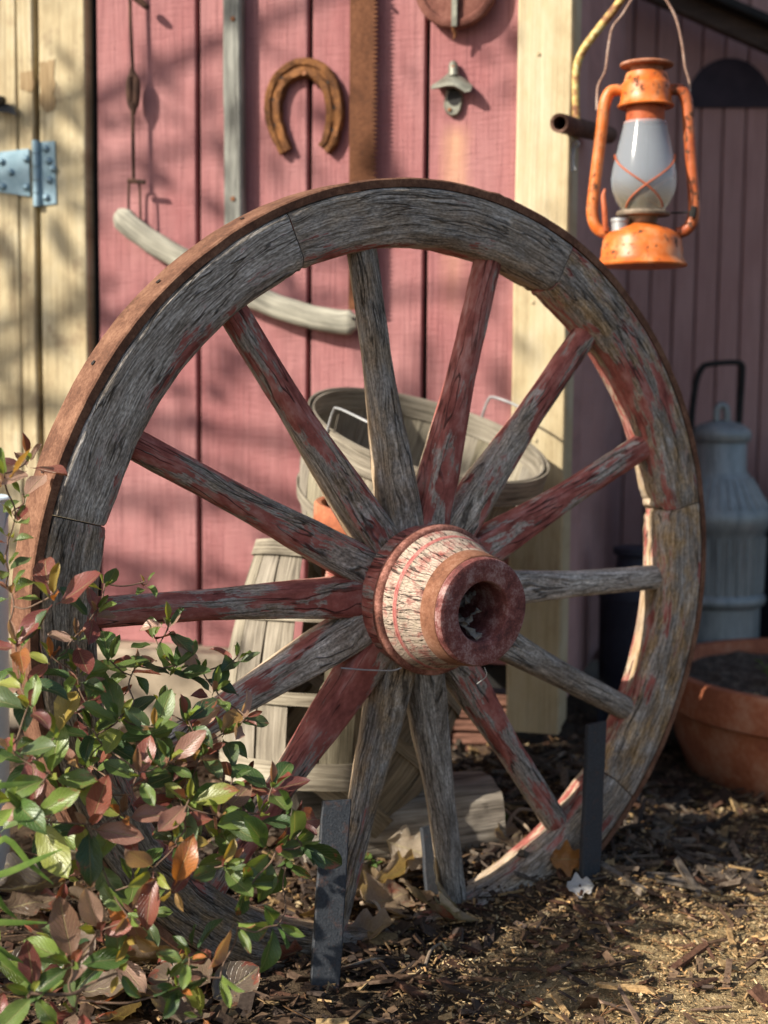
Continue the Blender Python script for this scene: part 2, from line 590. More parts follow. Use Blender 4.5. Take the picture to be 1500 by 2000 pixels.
def mat_grain(name, c1, c2, c3, gu=8.0, gv=240.0, bump=.0015, rough=.8):
    """bare weathered wood, grain along UV u"""
    t = NT(name)
    rnd, cr, cg, cb, ocol = objinfo(t)
    u, v, _z = t.sep(t.coord('UV'))
    k = t.math('MULTIPLY', rnd, 31.0)
    w = t.noise(t.vec(t.math('MULTIPLY', u, 7.0), t.math('MULTIPLY', v, 20.0), k), 1, 3, .5)
    v2 = t.math('ADD', v, t.math('MULTIPLY', t.math('SUBTRACT', w, .5), .02))
    gr = t.noise(t.vec(t.math('MULTIPLY', u, gu), t.math('MULTIPLY', v2, gv), k), 1, 6, .68)
    low = t.noise(t.vec(t.math('MULTIPLY', u, 9.0), t.math('MULTIPLY', v, 25.0), t.math('ADD', k, 4.0)), 1, 4, .6)
    f = t.math('ADD', t.math('MULTIPLY', gr, .65), t.math('MULTIPLY', low, .35))
    col = t.ramp(f, [(.36, c1), (.5, c2), (.66, c3)])
    col = t.mix(1.0, col, ocol, 'MULTIPLY')
    return t.done(t.bsdf(col, rough, t.bump(gr, bump), spec=.22))

def mat_leaf(name, attr=False):
    t = NT(name)
    u, v, _z = t.sep(t.coord('UV'))
    rnd = objinfo(t)[0]
    if attr:
        ad = t.n('ShaderNodeAttribute', attribute_name="tint")
        base = ad.outputs['Color']
    else:
        base = t.n('ShaderNodeObjectInfo').outputs['Color']
    k = t.math('MULTIPLY', rnd, 50.0)
    vc = t.math('ABSOLUTE', t.math('SUBTRACT', v, .5))
    # side veins: bands that run forward from the midrib
    ph = t.math('SUBTRACT', t.math('MULTIPLY', u, 9.0), t.math('MULTIPLY', vc, 7.0))
    vein = t.math('ABSOLUTE', t.math('SUBTRACT', t.math('FRACT', t.math('ADD', ph, t.math('MULTIPLY', t.noise(t.vec(u, v, k), 6, 2), .9))), .5))
    veinm = t.rng(vein, .0, .10, 1, 0)
    mid = t.rng(vc, .012, .035, 1, 0)
    blot = t.noise(t.vec(t.math('MULTIPLY', u, 2.2), t.math('MULTIPLY', v, 1.6), k), 1.6, 5, .65)
    fine = t.noise(t.vec(u, v, k), 28, 4, .6)
    col = t.mix(t.rng(fine, .35, .7, 0, .45), base, t.mix(1.0, base, (.45, .42, .40), 'MULTIPLY'))
    red = t.mix(t.rng(fine, .3, .7), (.20, .035, .03), (.36, .11, .06))
    tip = t.math('MULTIPLY', t.rng(t.math('ADD', blot, t.math('MULTIPLY', u, .28)), .74, .84), t.rng(t.math('FRACT', t.math('MULTIPLY', rnd, 7.31)), .70, .74))
    col = t.mix(t.math('MULTIPLY', tip, .85), col, red)
    vcol = t.mix(.55, col, (.50, .45, .22))
    col = t.mix(t.math('MULTIPLY', veinm, .38), col, vcol)
    col = t.mix(t.math('MULTIPLY', mid, .6), col, vcol)
    h = t.math('ADD', t.math('MULTIPLY', veinm, -.5), t.math('ADD', t.math('MULTIPLY', mid, -.8), t.math('MULTIPLY', fine, .25)))
    nrm = t.bump(h, .0011, .9)
    b = t.bsdf(col, .33, nrm, spec=.55)
    tr = t.n('ShaderNodeBsdfTranslucent')
    t.put(tr.inputs[0], t.mix(1.0, col, (1.5, 1.35, .6), 'MULTIPLY'))
    mx = t.n('ShaderNodeMixShader')
    mx.inputs[0].default_value = .30
    t.t.links.new(b.outputs[0], mx.inputs[1]); t.t.links.new(tr.outputs[0], mx.inputs[2])
    return t.done(mx)

def mat_tint(name, rough=.85, bump=.0012):
    """colour per piece from the 'tint' attribute (bark chips, needles, pieces of litter)"""
    t = NT(name)
    ad = t.n('ShaderNodeAttribute', attribute_name="tint")
    c = t.coord('Object')
    a = t.noise(c, 160, 5, .65)
    col = t.mix(t.rng(a, .35, .65), t.mix(1.0, ad.outputs['Color'], (.45, .42, .40), 'MULTIPLY'), ad.outputs['Color'])
    return t.done(t.bsdf(col, rough, t.bump(a, bump), spec=.2))

M_WOOD = mat_wheel_wood()
M_HUB = mat_hub()
M_TIRE = mat_rust("rusted iron tyre", (.042, .020, .013), (.125, .056, .032), (.265, .140, .085))
M_RUST = mat_rust("rusted iron")
M_DKRUST = mat_rust("dark old rust", (.012, .007, .006), (.045, .022, .015), (.11, .055, .035))
M_BAND = mat_rust("rusty hub band", (.03, .016, .014), (.16, .060, .042), (.46, .22, .17), sc=1.5)
M_SHOE = mat_rust("flaking orange rust", (.022, .011, .007), (.115, .046, .016), (.30, .13, .042), sc=1.3)
M_SAW = mat_rust("brown saw rust", (.035, .014, .007), (.105, .040, .017), (.17, .070, .033), sc=.6)
M_IRON = mat_iron_dark()
M_BLACK = mat_simple("black iron", (.006, .006, .006), (.02, .018, .016), rough=.7)
M_PINK = mat_siding("pink barn paint", (.315, .122, .122), (.14, .048, .052), (.39, .185, .18),
                    streak=(wl(890, 260).x, wl(890, 235).z, wl(890, 640).z, .035, (.62, .36, .20)))
M_MAUVE = mat_siding("dull mauve barn paint", (.40, .225, .20), (.20, .11, .095), (.46, .28, .25))
M_CREAM = mat_cream()
M_DARKWOOD = mat_simple("dark stained wood", (.03, .02, .015), (.09, .06, .045), scale=14, stretch=(1, 1, 6))
M_GREYWOOD = mat_grain("silver grey wood", (.10, .095, .085), (.25, .245, .22), (.42, .41, .37))
M_BASKET = mat_grain("aged basket wood", (.095, .084, .067), (.27, .245, .20), (.46, .43, .365), gu=9, gv=300)
M_LOG = mat_grain("sun bleached log", (.06, .05, .04), (.27, .235, .19), (.50, .46, .39), gu=7, gv=150, bump=.004)
M_CONC = mat_simple("pale concrete", (.25, .20, .14), (.38, .31, .225), scale=12, bump=.002)
M_ZINC = mat_simple("galvanised steel", (.15, .25, .31), (.28, .40, .47), scale=40, rough=.42, metal=.3, bump=.0004)
M_CAN = mat_simple("dull galvanised can", (.18, .205, .205), (.33, .36, .355), scale=18, rough=.5, metal=.35, bump=.001, stretch=(3, 3, .6))
M_WIRE = mat_simple("grey wire", (.25, .26, .26), (.46, .47, .47), scale=60, rough=.45, metal=.5, bump=.0003)
M_CAST = mat_simple("greenish cast metal", (.11, .105, .08), (.27, .27, .22), scale=60, rough=.5, metal=.4, bump=.001)
def mat_enamel(name, c1, c2, c3, chip):
    t = NT(name)
    c = t.coord('Object')
    a = t.noise(c, 26, 5, .6)
    b = t.noise(c, 75, 6, .72)
    d = t.noise(c, 520, 3, .6)
    col = t.ramp(a, [(.34, c1), (.5, c2), (.68, c3)])
    m = t.rng(t.math('ADD', b, t.math('MULTIPLY', t.math('SUBTRACT', d, .5), .25)), chip, chip + .03, 0, 1)
    col = t.mix(m, col, t.ramp(d, [(.35, (.035, .016, .010)), (.65, (.16, .065, .03))]))
    return t.done(t.bsdf(col, t.rng(m, 0, 1, .40, .85), t.bump(t.math('SUBTRACT', t.math('MULTIPLY', d, .2), m), .0012), spec=.4))
M_ORANGE = mat_enamel("chipped orange enamel", (.42, .085, .016), (.56, .135, .020), (.58, .24, .10), .60)
M_ORANGE_SHADED = mat_enamel("chipped shaded orange enamel", (.22, .045, .015), (.38, .085, .022), (.44, .15, .06), .57)  # orange enamel again, with the shaded side's darkness put into the colour
M_REDRUST = mat_simple("rusty red enamel", (.20, .045, .018), (.40, .09, .03), scale=40, rough=.55, bump=.001, c3=(.46, .14, .06))
M_TERRA = mat_simple("terracotta", (.20, .060, .030), (.36, .118, .055), scale=11, rough=.8, bump=.0015, c3=(.46, .23, .14))
M_SOIL = mat_simple("dark potting soil", (.018, .013, .010), (.07, .052, .037), scale=60, bump=.008, rough=.95, c3=(.20, .16, .12))
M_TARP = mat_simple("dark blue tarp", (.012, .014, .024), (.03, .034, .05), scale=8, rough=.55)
M_BLUE = mat_simple("pale blue enamel", (.42, .52, .60), (.55, .64, .70), scale=10, rough=.4, bump=.0003)
M_LEAF = mat_leaf("shrub leaf")
M_LEAFB = mat_leaf("shrub leaf mass", attr=True)
M_STEM = mat_simple("shrub bark", (.06, .035, .025), (.22, .14, .09), scale=60, bump=.0008)
M_CHIP = mat_tint("bark chips")
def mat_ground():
    t = NT("mulch soil with a sunlit straw patch")
    c = t.coord('Object')
    x, y, z = t.sep(c)
    a = t.noise(c, 35, 6, .68)
    b = t.noise(c, 320, 3, .65)
    f = t.math('ADD', t.math('MULTIPLY', a, .55), t.math('MULTIPLY', b, .45))
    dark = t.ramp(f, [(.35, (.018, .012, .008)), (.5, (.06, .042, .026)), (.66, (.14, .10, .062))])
    gold = t.ramp(f, [(.36, (.06, .040, .020)), (.48, (.25, .175, .085)), (.62, (.50, .385, .21))])  # straw tones, painted lighter to carry the sunlit part of the ground
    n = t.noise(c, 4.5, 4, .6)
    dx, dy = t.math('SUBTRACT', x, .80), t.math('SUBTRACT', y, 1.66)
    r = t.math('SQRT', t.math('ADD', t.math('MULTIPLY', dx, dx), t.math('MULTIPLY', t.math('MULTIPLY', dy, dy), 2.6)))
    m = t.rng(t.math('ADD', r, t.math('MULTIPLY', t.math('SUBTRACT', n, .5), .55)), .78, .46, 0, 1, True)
    return t.done(t.bsdf(t.mix(m, dark, gold), .95, t.bump(f, .010), spec=.15))
M_GROUND = mat_ground()
M_OLDSOIL = mat_simple("plain mulch soil", (.018, .012, .008), (.055, .038, .024), scale=35, rough=.95, bump=.012, c3=(.13, .09, .055))

# ------------------------------------------------------------------ ground
def grid_coords(lo, hi, near_lo, near_hi, fine):
    a = list(np.arange(near_lo, near_hi, fine))
    x = near_lo; s = fine
    left = []
    while x > lo:
        s *= 1.5; x -= s; left.append(max(x, lo))
    x = a[-1]; s = fine; right = []
    while x < hi:
        s *= 1.5; x += s; right.append(min(x, hi))
    return left[::-1] + a + right

gx = grid_coords(-60, 60, -1.0, 1.5, .025)
gy = grid_coords(-60, 60, 1.2, 3.3, .025)
g = Geo()
g.surf([[(x, y, gz(x, y)) for y in gy] for x in gx], gx, gy)
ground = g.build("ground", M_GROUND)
tag(ground, "dark bark mulch ground in front of the barn", kind="structure")

# ------------------------------------------------------------------ the sparse yard tree, up-sun beyond the frame, that dapples the wall
WHEEL_C, WHEEL_N = Vector((.037, 1.876, .4512)), Vector((.5689, -.8221, -.0239))
def past_wheel(c):
    """how far behind the wheel's plane the shadow of c passes"""
    d = c - WHEEL_C
    return d.dot(WHEEL_N) - WHEEL_N.dot(SUN_DIR) * d.dot(SUN_DIR)
TC = Vector((-.40, 2.5, .80)) + SUN_DIR * 3.9
M_TLEAF = mat_simple("tree leaf", (.05, .09, .03), (.09, .13, .04), scale=20, bump=.0003)
TO = Vector((TC.x - .7, TC.y + .7, 0))
tree = thing("yard_tree", "sparse leafy yard tree standing to the left, dappling the barn with shade", "tree", Matrix.Translation(TO))
rt = random.Random(21)
g = Geo()
tube(g, [(0, 0, -.1), (.05, .02, 1.0), (.02, .08, 2.1), (.2, .1, 2.6)], [.10, .08, .07, .05], 12, seg=24)
g.build("trunk", M_STEM, tree)
gl = Geo()
k = 0
while k < 20:
    tip = TC + Vector((rt.uniform(-.9, .9), rt.uniform(-.9, .9), rt.uniform(-.8, .8)))
    if past_wheel(tip) > -.32: continue
    k += 1
    tip -= TO
    st = Vector((.1, .08, rt.uniform(1.7, 2.5)))
    g = Geo()
    md = st.lerp(tip, .5) + Vector((rt.uniform(-.2, .2), rt.uniform(-.2, .2), .15))
    tube(g, [st, md, tip], [.030, .016, .006], 6, seg=14)
    g.build("limb", M_STEM, tree)
    for q in range(20):
        c = tip + Vector((rt.gauss(0, .15), rt.gauss(0, .15), rt.gauss(0, .12)))
        if past_wheel(c + TO) > -.16: continue
        a = Vector((rt.uniform(-1, 1), rt.uniform(-1, 1), rt.uniform(-1, 1))).normalized() * rt.uniform(.03, .055)
        b = a.cross(Vector((rt.uniform(-1, 1), rt.uniform(-1, 1), rt.uniform(-1, 1)))).normalized() * rt.uniform(.014, .024)
        gl.poly([tuple(c - a), tuple(c + b), tuple(c + a), tuple(c - b)], [(0, 0), (0, 1), (1, 1), (1, 0)])
o = gl.build("crown", M_TLEAF, tree, smooth=False)
o["kind"] = "stuff"

# ------------------------------------------------------------------ barn wall
barn = thing("barn_wall", "pink board barn wall with cream trim, hung with rusty old tools", "barn", W_M)
ZT = 2.45
def sx(px, off=0.0): return wl(px, 300, off).x
z_bot = wl(450, 1262).z
edges = [191, 387, 604.5, 833, 1030]
for i in range(4):
    a = sx(edges[i]) + (.0046 if i else 0.0)
    b = sx(edges[i + 1]) - (.0046 if i < 3 else 0.0)
    g = Geo()
    board(g, a, b, .0, .018, z_bot + rng.uniform(-.003, .003), ZT, bev=.002, nz=14, amp=.0012, sc=4, seed=i * 3.1)
    g.build("siding_board", M_PINK, barn)
g = Geo()
board(g, -2.3, sx(1040), .0185, .06, .2, ZT - .01, bev=.001)
g.build("backing_board", M_BLACK, barn)
# cream jamb beside the door, door boards, corner post
g = Geo()
board(g, sx(77.5, .016), sx(168, .016), -.016, .017, z_bot - .1, ZT, bev=.003, nz=18, amp=.0014, sc=5, seed=4)
g.build("door_jamb", M_CREAM, barn, color=(.55, .8, 1, 1))
g = Geo()
board(g, sx(36.5, .018), sx(67, .018), -.018, .010, z_bot - .08, ZT, bev=.003, nz=18, amp=.0014, sc=5, seed=8)
door = g.build("door", M_CREAM, barn, color=(1, .8, 1, 1))
xe = sx(34, .018)
for k in range(4):
    g = Geo()
    board(g, xe - .19, xe, -.018, .010, z_bot - .08, ZT, bev=.002, nz=14, amp=.001, sc=5, seed=11 + k)
    g.build("plank", M_CREAM, door, color=(1, .6, 1, 1))
    xe -= .191
z_post = wl(1040, 1425).z
PX0, PX1 = sx(1007, .02), sx(1114, .02)
g = Geo()
board(g, PX0, PX1, -.02, .017, z_post, ZT, bev=.003, nz=20, amp=.0012, sc=5, seed=15)
g.build("corner_post", M_CREAM, barn, color=(.25, .15, 1, 1))
g = Geo()
board(g, PX1 - .022, PX1 - .002, .0172, .10, z_post, ZT, bev=.002, nz=8, amp=.0008, sc=5, seed=16)
g.build("corner_trim", M_CREAM, barn, color=(.3, .2, 1, 1))
# nail heads on the corner post
for (nx, ny) in ((1052, 106), (1040, 590), (1046, 860)):
    p = wl(nx, ny, .0205)
    g = Geo()
    lathe(g, [(.0005, -.0016), (.0028, -.0012), (.0036, .0008)], 10, 'Y')
    g.build("nail", M_CREAM, barn, M=Matrix.Translation(p), color=(.4, .4, 1, 1))
# side of the barn, going back from the corner
yb = .10
while yb < 1.2:
    g = Geo()
    board(g, PX1 - .03, PX1 - .012, yb, yb + .194, z_post + .02, ZT, bev=.003, nz=2)
    g.build("side_board", M_MAUVE, barn)
    yb += .2
g = Geo()
board(g, PX1 - .05, PX1 - .031, .06, 1.05, z_post + .03, ZT - .01, bev=.001)
g.build("side_backing", M_BLACK, barn)
# concrete footing
g = Geo()
board(g, -2.3, sx(800), -.075, .10, -.05, z_bot - .004, bev=.008, nz=40, amp=.004, sc=6, seed=2, axis='X')
g.build("footing", M_CONC, barn)

# peeled patch left by an old hinge (bare weathered wood scraped through the paint)
def flat_patch(pts, off, name, mat, color=None, th=.0012):
    c = [wl(x, y, off) for x, y in pts]
    g = Geo()
    n = len(c)
    g.poly([(p.x, p.y - th, p.z) for p in c], [(p.z, p.x) for p in c])
    ring = [[(p.x, p.y - th, p.z) for p in c], [(p.x, p.y + th, p.z) for p in c]]
    g.surf(ring, [0, .002], list(np.linspace(0, .3, n + 1)), cv=True)
    return g.build(name, mat, barn, color=color, smooth=False)
def ragged(pts, amp, n=5, seed=0):
    r = random.Random(seed); out = []
    for i in range(len(pts)):
        a, b = pts[i], pts[(i + 1) % len(pts)]
        for k in range(n):
            t = k / n
            out.append((a[0] + (b[0] - a[0]) * t + r.uniform(-amp, amp), a[1] + (b[1] - a[1]) * t + r.uniform(-amp, amp)))
    return out
M_BARE = mat_grain("bare scraped wood", (.14, .09, .045), (.30, .21, .11), (.42, .31, .18))
flat_patch(ragged([(78, 122), (106, 118), (109, 214), (92, 222), (78, 206)], 2.6, 6, 1), .0165, "bare_patch", M_BARE, (1, 1, 1, 1))
flat_patch(ragged([(38, 142), (64, 138), (66, 180), (40, 176)], 2.2, 5, 2), .0185, "bare_patch", M_BARE, (1, 1, 1, 1))

# zinc strap hinge between door and jamb
hz = .027
def plate(g, pts, off, th):
    c = [wl(x, y, off) for x, y in pts]
    n = len(c)
    g.poly([(p.x, p.y - th, p.z) for p in c])
    g.surf([[(p.x, p.y - th, p.z) for p in c], [(p.x, p.y, p.z) for p in c]], [0, .003], list(np.linspace(0, .3, n + 1)), cv=True)
g = Geo()
plate(g, [(78, 278), (108, 276), (111, 398), (80, 402)], .0168, .003)
hinge = g.build("hinge", M_ZINC, barn, smooth=False)
g = Geo()
plate(g, [(-70, 305), (58, 291), (60, 384), (-70, 366)], .0188, .0035)
g.build("hinge_strap", M_ZINC, hinge, smooth=False)
a, b = wl(70, 274, .022), wl(73, 404, .022)
for k in range(5):
    g = Geo()
    tube(g, [a.lerp(b, k / 5 + .006), a.lerp(b, (k + 1) / 5 - .006)], .0075, 14)
    g.build("knuckle", M_ZINC, hinge)
for (bx, by, o) in ((90, 291, .0198), (96, 315, .0198), (97, 352, .0198), (91, 386, .0198), (104, 330, .0198), (22, 337, .0223), (52, 311, .0223), (52, 366, .0223), (4, 316, .0223), (6, 365, .0223)):
    g = Geo()
    lathe(g, [(.0008, -.0062), (.0035, -.0056), (.0062, -.0035), (.0070, .0)], 12, 'Y')
    g.build("bolt", M_ZINC, hinge, M=Matrix.Translation(wl(bx, by, o)))

# dark latch end at the very left
g = Geo()
tube(g, [wl(-30, 196, .045), wl(2, 196, .045), wl(4, 196, .03)], .008, 10)
lat = g.build("latch", M_BLACK, barn)
g = Geo()
pa = [(-60, 201), (18, 203), (28, 212), (34, 226), (16, 220), (-60, 214)]
plate(g, pa, .034, .004)
g.build("latch_plate", M_IRON, lat, smooth=False)

# ------------------------------------------------------------------ shaded back wall in the recess at the right
B_O = Vector((0.45, 3.42, 0))
def bl(px, py, off=0.0):
    n = Vector((0, -1, 0))
    p = hit(px, py, B_O + n * off, n) - B_O
    return Vector((p.x, -off, p.z))
shed = thing("lean_to_wall", "dull mauve plank wall in the shaded recess behind the lantern", "shed", Matrix.Translation(B_O))
xb = -.25
k = 0
while xb < 1.45:
    wdt = .054
    g = Geo()
    board(g, xb, xb + wdt - .0035, 0, .015, .05, 2.5, bev=.003, nz=2)
    g.build("plank", M_MAUVE, shed)
    xb += wdt; k += 1
g = Geo(); board(g, -.3, 1.35, .016, .05, .05, 2.5); g.build("backing_board", M_BLACK, shed)
# sloping fascia under the lean-to roof, and the strip above it
def slope_board(px0, py0, px1, py1, wpx, off, th, name, mat):
    a, b = bl(px0, py0, off), bl(px1, py1, off)
    d = (b - a).normalized(); up = Vector((-d.z, 0, d.x))
    w = wpx * 3.4 / FPX
    rings = []
    for t in np.linspace(0, 1, 8):
        p = a.lerp(b, t)
        rings.append([tuple(p + up * q + Vector((0, r_, 0))) for q, r_ in rrect(w, th, .003)])
    g = Geo(); sweep(g, jit(rings, .003, 7, 1.0), perim(rrect(w, th, .003))); g.build(name, mat, shed)
slope_board(1120, -90, 1640, 140, 46, .10, .03, "fascia", M_DARKWOOD)
slope_board(1180, -100, 1640, 105, 16, .135, .05, "gap_shadow", M_BLACK)  # black strip set in as the thin shadowed gap above the fascia
# arched opening, its inner shade given by a flat dark plate
arc = []
cx, cy, rx, ry = 1425, 210, 86, 97
for i in range(25):
    t = math.pi * i / 24
    arc.append((cx + rx * math.cos(t), cy - ry * math.sin(t)))
c = [bl(x, y, .006) for x, y in arc]
g = Geo()
g.poly([tuple(p) for p in c], flip=True)
g.surf([[tuple(p) for p in c], [(p.x, p.y + .008, p.z) for p in c]], [0, .01], list(np.linspace(0, .4, len(c) + 1)), cv=True)
g.build("arched_opening_dark", mat_simple("arched opening darkness", (.018, .012, .018), (.045, .03, .04), scale=20), shed, smooth=False)

# ------------------------------------------------------------------ wagon wheel
a_, e_ = .608, -.108
n_c = Vector((math.sin(a_) * math.cos(e_), math.sin(e_), -math.cos(a_) * math.cos(e_)))
def c2w(v): return CR * v[0] + CU * v[1] + CF * v[2]
r_c = n_c.cross(Vector((0, 1, 0))).normalized()
if r_c.x < 0: r_c = -r_c
u_c = r_c.cross(n_c)
if u_c.y < 0: u_c = -u_c
WN_, WR_, WU_ = c2w(n_c), c2w(r_c), c2w(u_c)
WC_ = EYE + c2w((.036, -.108, 1.895))
RT = .540
WHM = axes(WC_ - WU_ * RT, WR_, -WN_, WU_)
wheel = thing("wagon_wheel", "old wooden wagon wheel with peeling red paint standing in the mulch", "wheel", WHM)
PH = -.244
R_I, R_O, TH = .455, .5275, .056

def pol(t, rad, y): return (rad * math.sin(t), y, RT + rad * math.cos(t))

hw = TH / 2
prof_f = [(R_I, -hw + .013), (R_I + .0045, -hw + .006), (R_I + .014, -hw + .0005), (R_I + .016, -hw), (R_O - .003, -hw), (R_O, -hw + .003), (R_O, hw - .003), (R_O - .003, hw),
          (R_I + .004, hw), (R_I, hw - .004)]
prof_f = dense(prof_f[::-1], .0034)
Vf = perim(prof_f)
fell_cols = {0: (.30, .25, 1.05), 1: (.42, .75, .98), 2: (.36, .85, 1.0), 3: (.34, .35, 1.0), 4: (.24, .7, .6), 5: (.28, .3, .75), 6: (.26, .0, 1.15)}
step = 2 * math.pi / 7
for k in range(7):
    t0 = PH - math.pi / 14 + k * step + .0016
    t1 = t0 + step - .0032
    NS = 110
    rings = []
    for i in range(NS):
        s_ = i / (NS - 1)
        t = t0 + (t1 - t0) * s_
        ring = []
        endd = min(s_, 1 - s_) * step * R_I
        for j, (rad, y) in enumerate(prof_f):
            vv = Vf[j]
            q = noise.noise((t * R_I * 9 + k * 7, vv * 170, 2.0)) * .0006 + noise.noise((t * R_I * 40, vv * 60, k * 3.0)) * .0005
            low = noise.noise((t * 6 + k, rad * 20, y * 20)) * .0015
            rr, yy = rad, y
            if abs(y) > hw - .004: yy += math.copysign(q + low, y)
            if rad < R_I + .008: rr += q * 1.5 + low * 1.2
            # worn and broken inner corners by the joints
            wr = .010 if (k in (1, 2) and s_ > .5) or (k in (2, 3) and s_ < .5) else .0035
            if rad < R_I + .03:
                m = max(0, 1 - endd / .034) * (.5 + .9 * max(0, noise.noise((t * 60, y * 60 + k * 5, 1.0)) + .3))
                rr += wr * m * (1 if rad < R_I + .02 else .4)
            if endd < .002:
                rr = rr + (.0015 if rad < R_I + .01 else 0); yy *= .975
            ring.append(pol(t, rr, yy))
        rings.append(ring)
    g = Geo()
    sweep(g, rings, Vf)
    c = fell_cols[k]
    g.build("felloe", M_WOOD, wheel, angle=50, color=(*c, 1))

# iron tyre
prof_t = dense([(R_O + .001, -hw + .001), (R_O + .001, hw + .002), (RT - .001, hw + .002), (RT, hw + .001), (RT, -hw + .003), (RT - .002, -hw + .001)], .006)
NS = 360
rings = []
for i in range(NS):
    t = 2 * math.pi * i / NS
    lump = .0022 * math.exp(-((t - .155) / .018) ** 2) + .0016 * math.exp(-((t - .19) / .012) ** 2)
    ring = []
    for rad, y in prof_t:
        q = noise.noise((math.sin(t) * 30, math.cos(t) * 30, y * 40)) * .0005
        low = noise.noise((math.sin(t) * 3, math.cos(t) * 3, 3.0)) * .0012
        top = rad > R_O + .006
        ring.append(pol(t, rad + (q + low + (lump if top else 0)), y + noise.noise((math.sin(t) * 14, math.cos(t) * 14, 5.0)) * .0012))
    rings.append(ring)
g = Geo()
sweep(g, rings, perim(prof_t), cu=True)
tyre = g.build("tyre", M_TIRE, wheel, angle=35)
for th in (-1.03, -.80, -.55, -1.28):
    g = Geo()
    lathe(g, [(.0034, .0), (.0028, -.0004), (.0005, -.0002)], 12, 'Z')
    p = Vector(pol(th, RT + .0016, .004))
    nrm = Vector((math.sin(th), 0, math.cos(th)))
    g.build("nail_hole", M_BLACK, tyre, M=rot_to(p, nrm))

# spokes
spoke_cols = [(.10, .38, .85), (.58, .15, 1.15), (.50, .2, 1.1), (.60, .1, 1.25), (.10, .0, 1.45), (.06, .15, .95), (.44, .1, 1.05), (.05, .05, .85), (.28, .6, .85), (.60, .1, .95),
              (.38, .0, 1.35), (.57, .35, 1.1), (.52, .3, .95), (.54, .4, .95)]
for k in range(14):
    t = PH + k * 2 * math.pi / 14
    NS, NB = 90, 30
    rings = []
    rk = random.Random(100 + k)
    bend = rk.uniform(-.002, .002)
    for i in range(NS):
        s_ = i / (NS - 1)
        rad = .082 + s_ * (.463 - .082)
        f = min(1, s_ / .62); f = f * f * (3 - 2 * f)
        w = .0255 * (1 - f) + (.0198 - .0018 * s_) * f
        d = .0225 * (1 - f) + (.0190 - .0018 * s_) * f
        e = 7.0 * (1 - f) + 2.4 * f
        ring = []
        for j, (p, q) in enumerate(circ(NB, w, d, e, a0=math.pi / NB)):
            an = 2 * math.pi * j / NB
            dd = noise.noise((rad * 8 + k * 9, math.cos(an) * 5, math.sin(an) * 5)) * .0009 + noise.noise((rad * 30, math.cos(an) * 9 + k, math.sin(an) * 9)) * .0007
            sc_ = 1 + dd / w
            off = bend * math.sin(s_ * math.pi)
            x, y = p * sc_ + off, q * sc_
            # centre line radially, x across in the wheel plane
            ring.append((rad * math.sin(t) + x * math.cos(t), y + .001, RT + rad * math.cos(t) - x * math.sin(t)))
        rings.append(ring)
    g = Geo()
    pr = circ(NB, .022, .02, 3)
    sweep(g, rings, perim(pr))
    g.build("spoke", M_WOOD, wheel, angle=50, color=(*spoke_cols[k], 1))

# hub: shell, bands, end face
hubM = Matrix.Translation((0, 0, RT))
g = Geo()
lathe(g, [(.060, .105), (.074, .10), (.086, .04), (.093, .036), (.0935, -.034), (.0935, -.052), (.090, -.056)], 64, 'Y', wob=.01)
hub = g.build("hub", M_WOOD, wheel, M=hubM, color=(.55, .2, .9, 1))
g = Geo()
lathe(g, [(.088, -.050), (.0925, -.060), (.0915, -.066), (.0900, -.072), (.0882, -.077), (.0862, -.080), (.0858, -.0812), (.0845, -.0816), (.0843, -.0828), (.0852, -.0835),
          (.0850, -.088), (.0838, -.0885), (.0836, -.0898), (.0845, -.0905), (.081, -.098), (.0775, -.108), (.0745, -.120), (.072, -.124)], 96, 'Y', wob=.006)
g.build("hub_shell", M_HUB, hub, angle=60)
g = Geo()
lathe(g, [(.0840, -.0803), (.0868, -.0812), (.0872, -.0822), (.0866, -.0832), (.0852, -.0840), (.0864, -.0848), (.0868, -.0858), (.0860, -.0870), (.0830, -.0880)], 96, 'Y', wob=.006)
g.build("painted_ring", mat_simple("chipped red ring paint", (.20, .05, .045), (.42, .14, .12), scale=70, c3=(.50, .32, .26)), hub, angle=70)
g = Geo()
lathe(g, [(.092, -.050), (.0965, -.0502), (.0985, -.0525), (.0990, -.058), (.0980, -.0635), (.0955, -.0660), (.090, -.0664)], 96, 'Y', wob=.022, seed=3)
g.build("iron_band", M_BAND, hub, angle=45)
g = Geo()
lathe(g, [(.070, -.121), (.0735, -.1213), (.0742, -.1225), (.0708, -.1455), (.0700, -.1462), (.066, -.1464)], 72, 'Y', wob=.006, seed=5)
g.build("iron_band", mat_rust("bright rusty band", (.09, .036, .021), (.20, .086, .048), (.32, .17, .11)), hub, angle=45)
M_END = M_WOOD.copy()
g = Geo()
lathe(g, [(.0690, -.140), (.0690, -.1535), (.0675, -.1560), (.0655, -.1566), (.058, -.1570), (.048, -.1566), (.0405, -.1558), (.0390, -.1545), (.0384, -.150), (.037, -.120), (.036, -.08), (.034, -.03)],
      72, 'Y', wob=.02, seed=9)
g.build("hub_face", mat_simple("dull maroon end grain", (.040, .014, .013), (.17, .052, .045), scale=48, bump=.0024, c3=(.36, .24, .22)), hub, angle=35)
g = Geo(); lathe(g, [(.036, -.050), (.001, -.052)], 24, 'Y', flip=True); g.build("hub_bore", M_BLACK, hub)
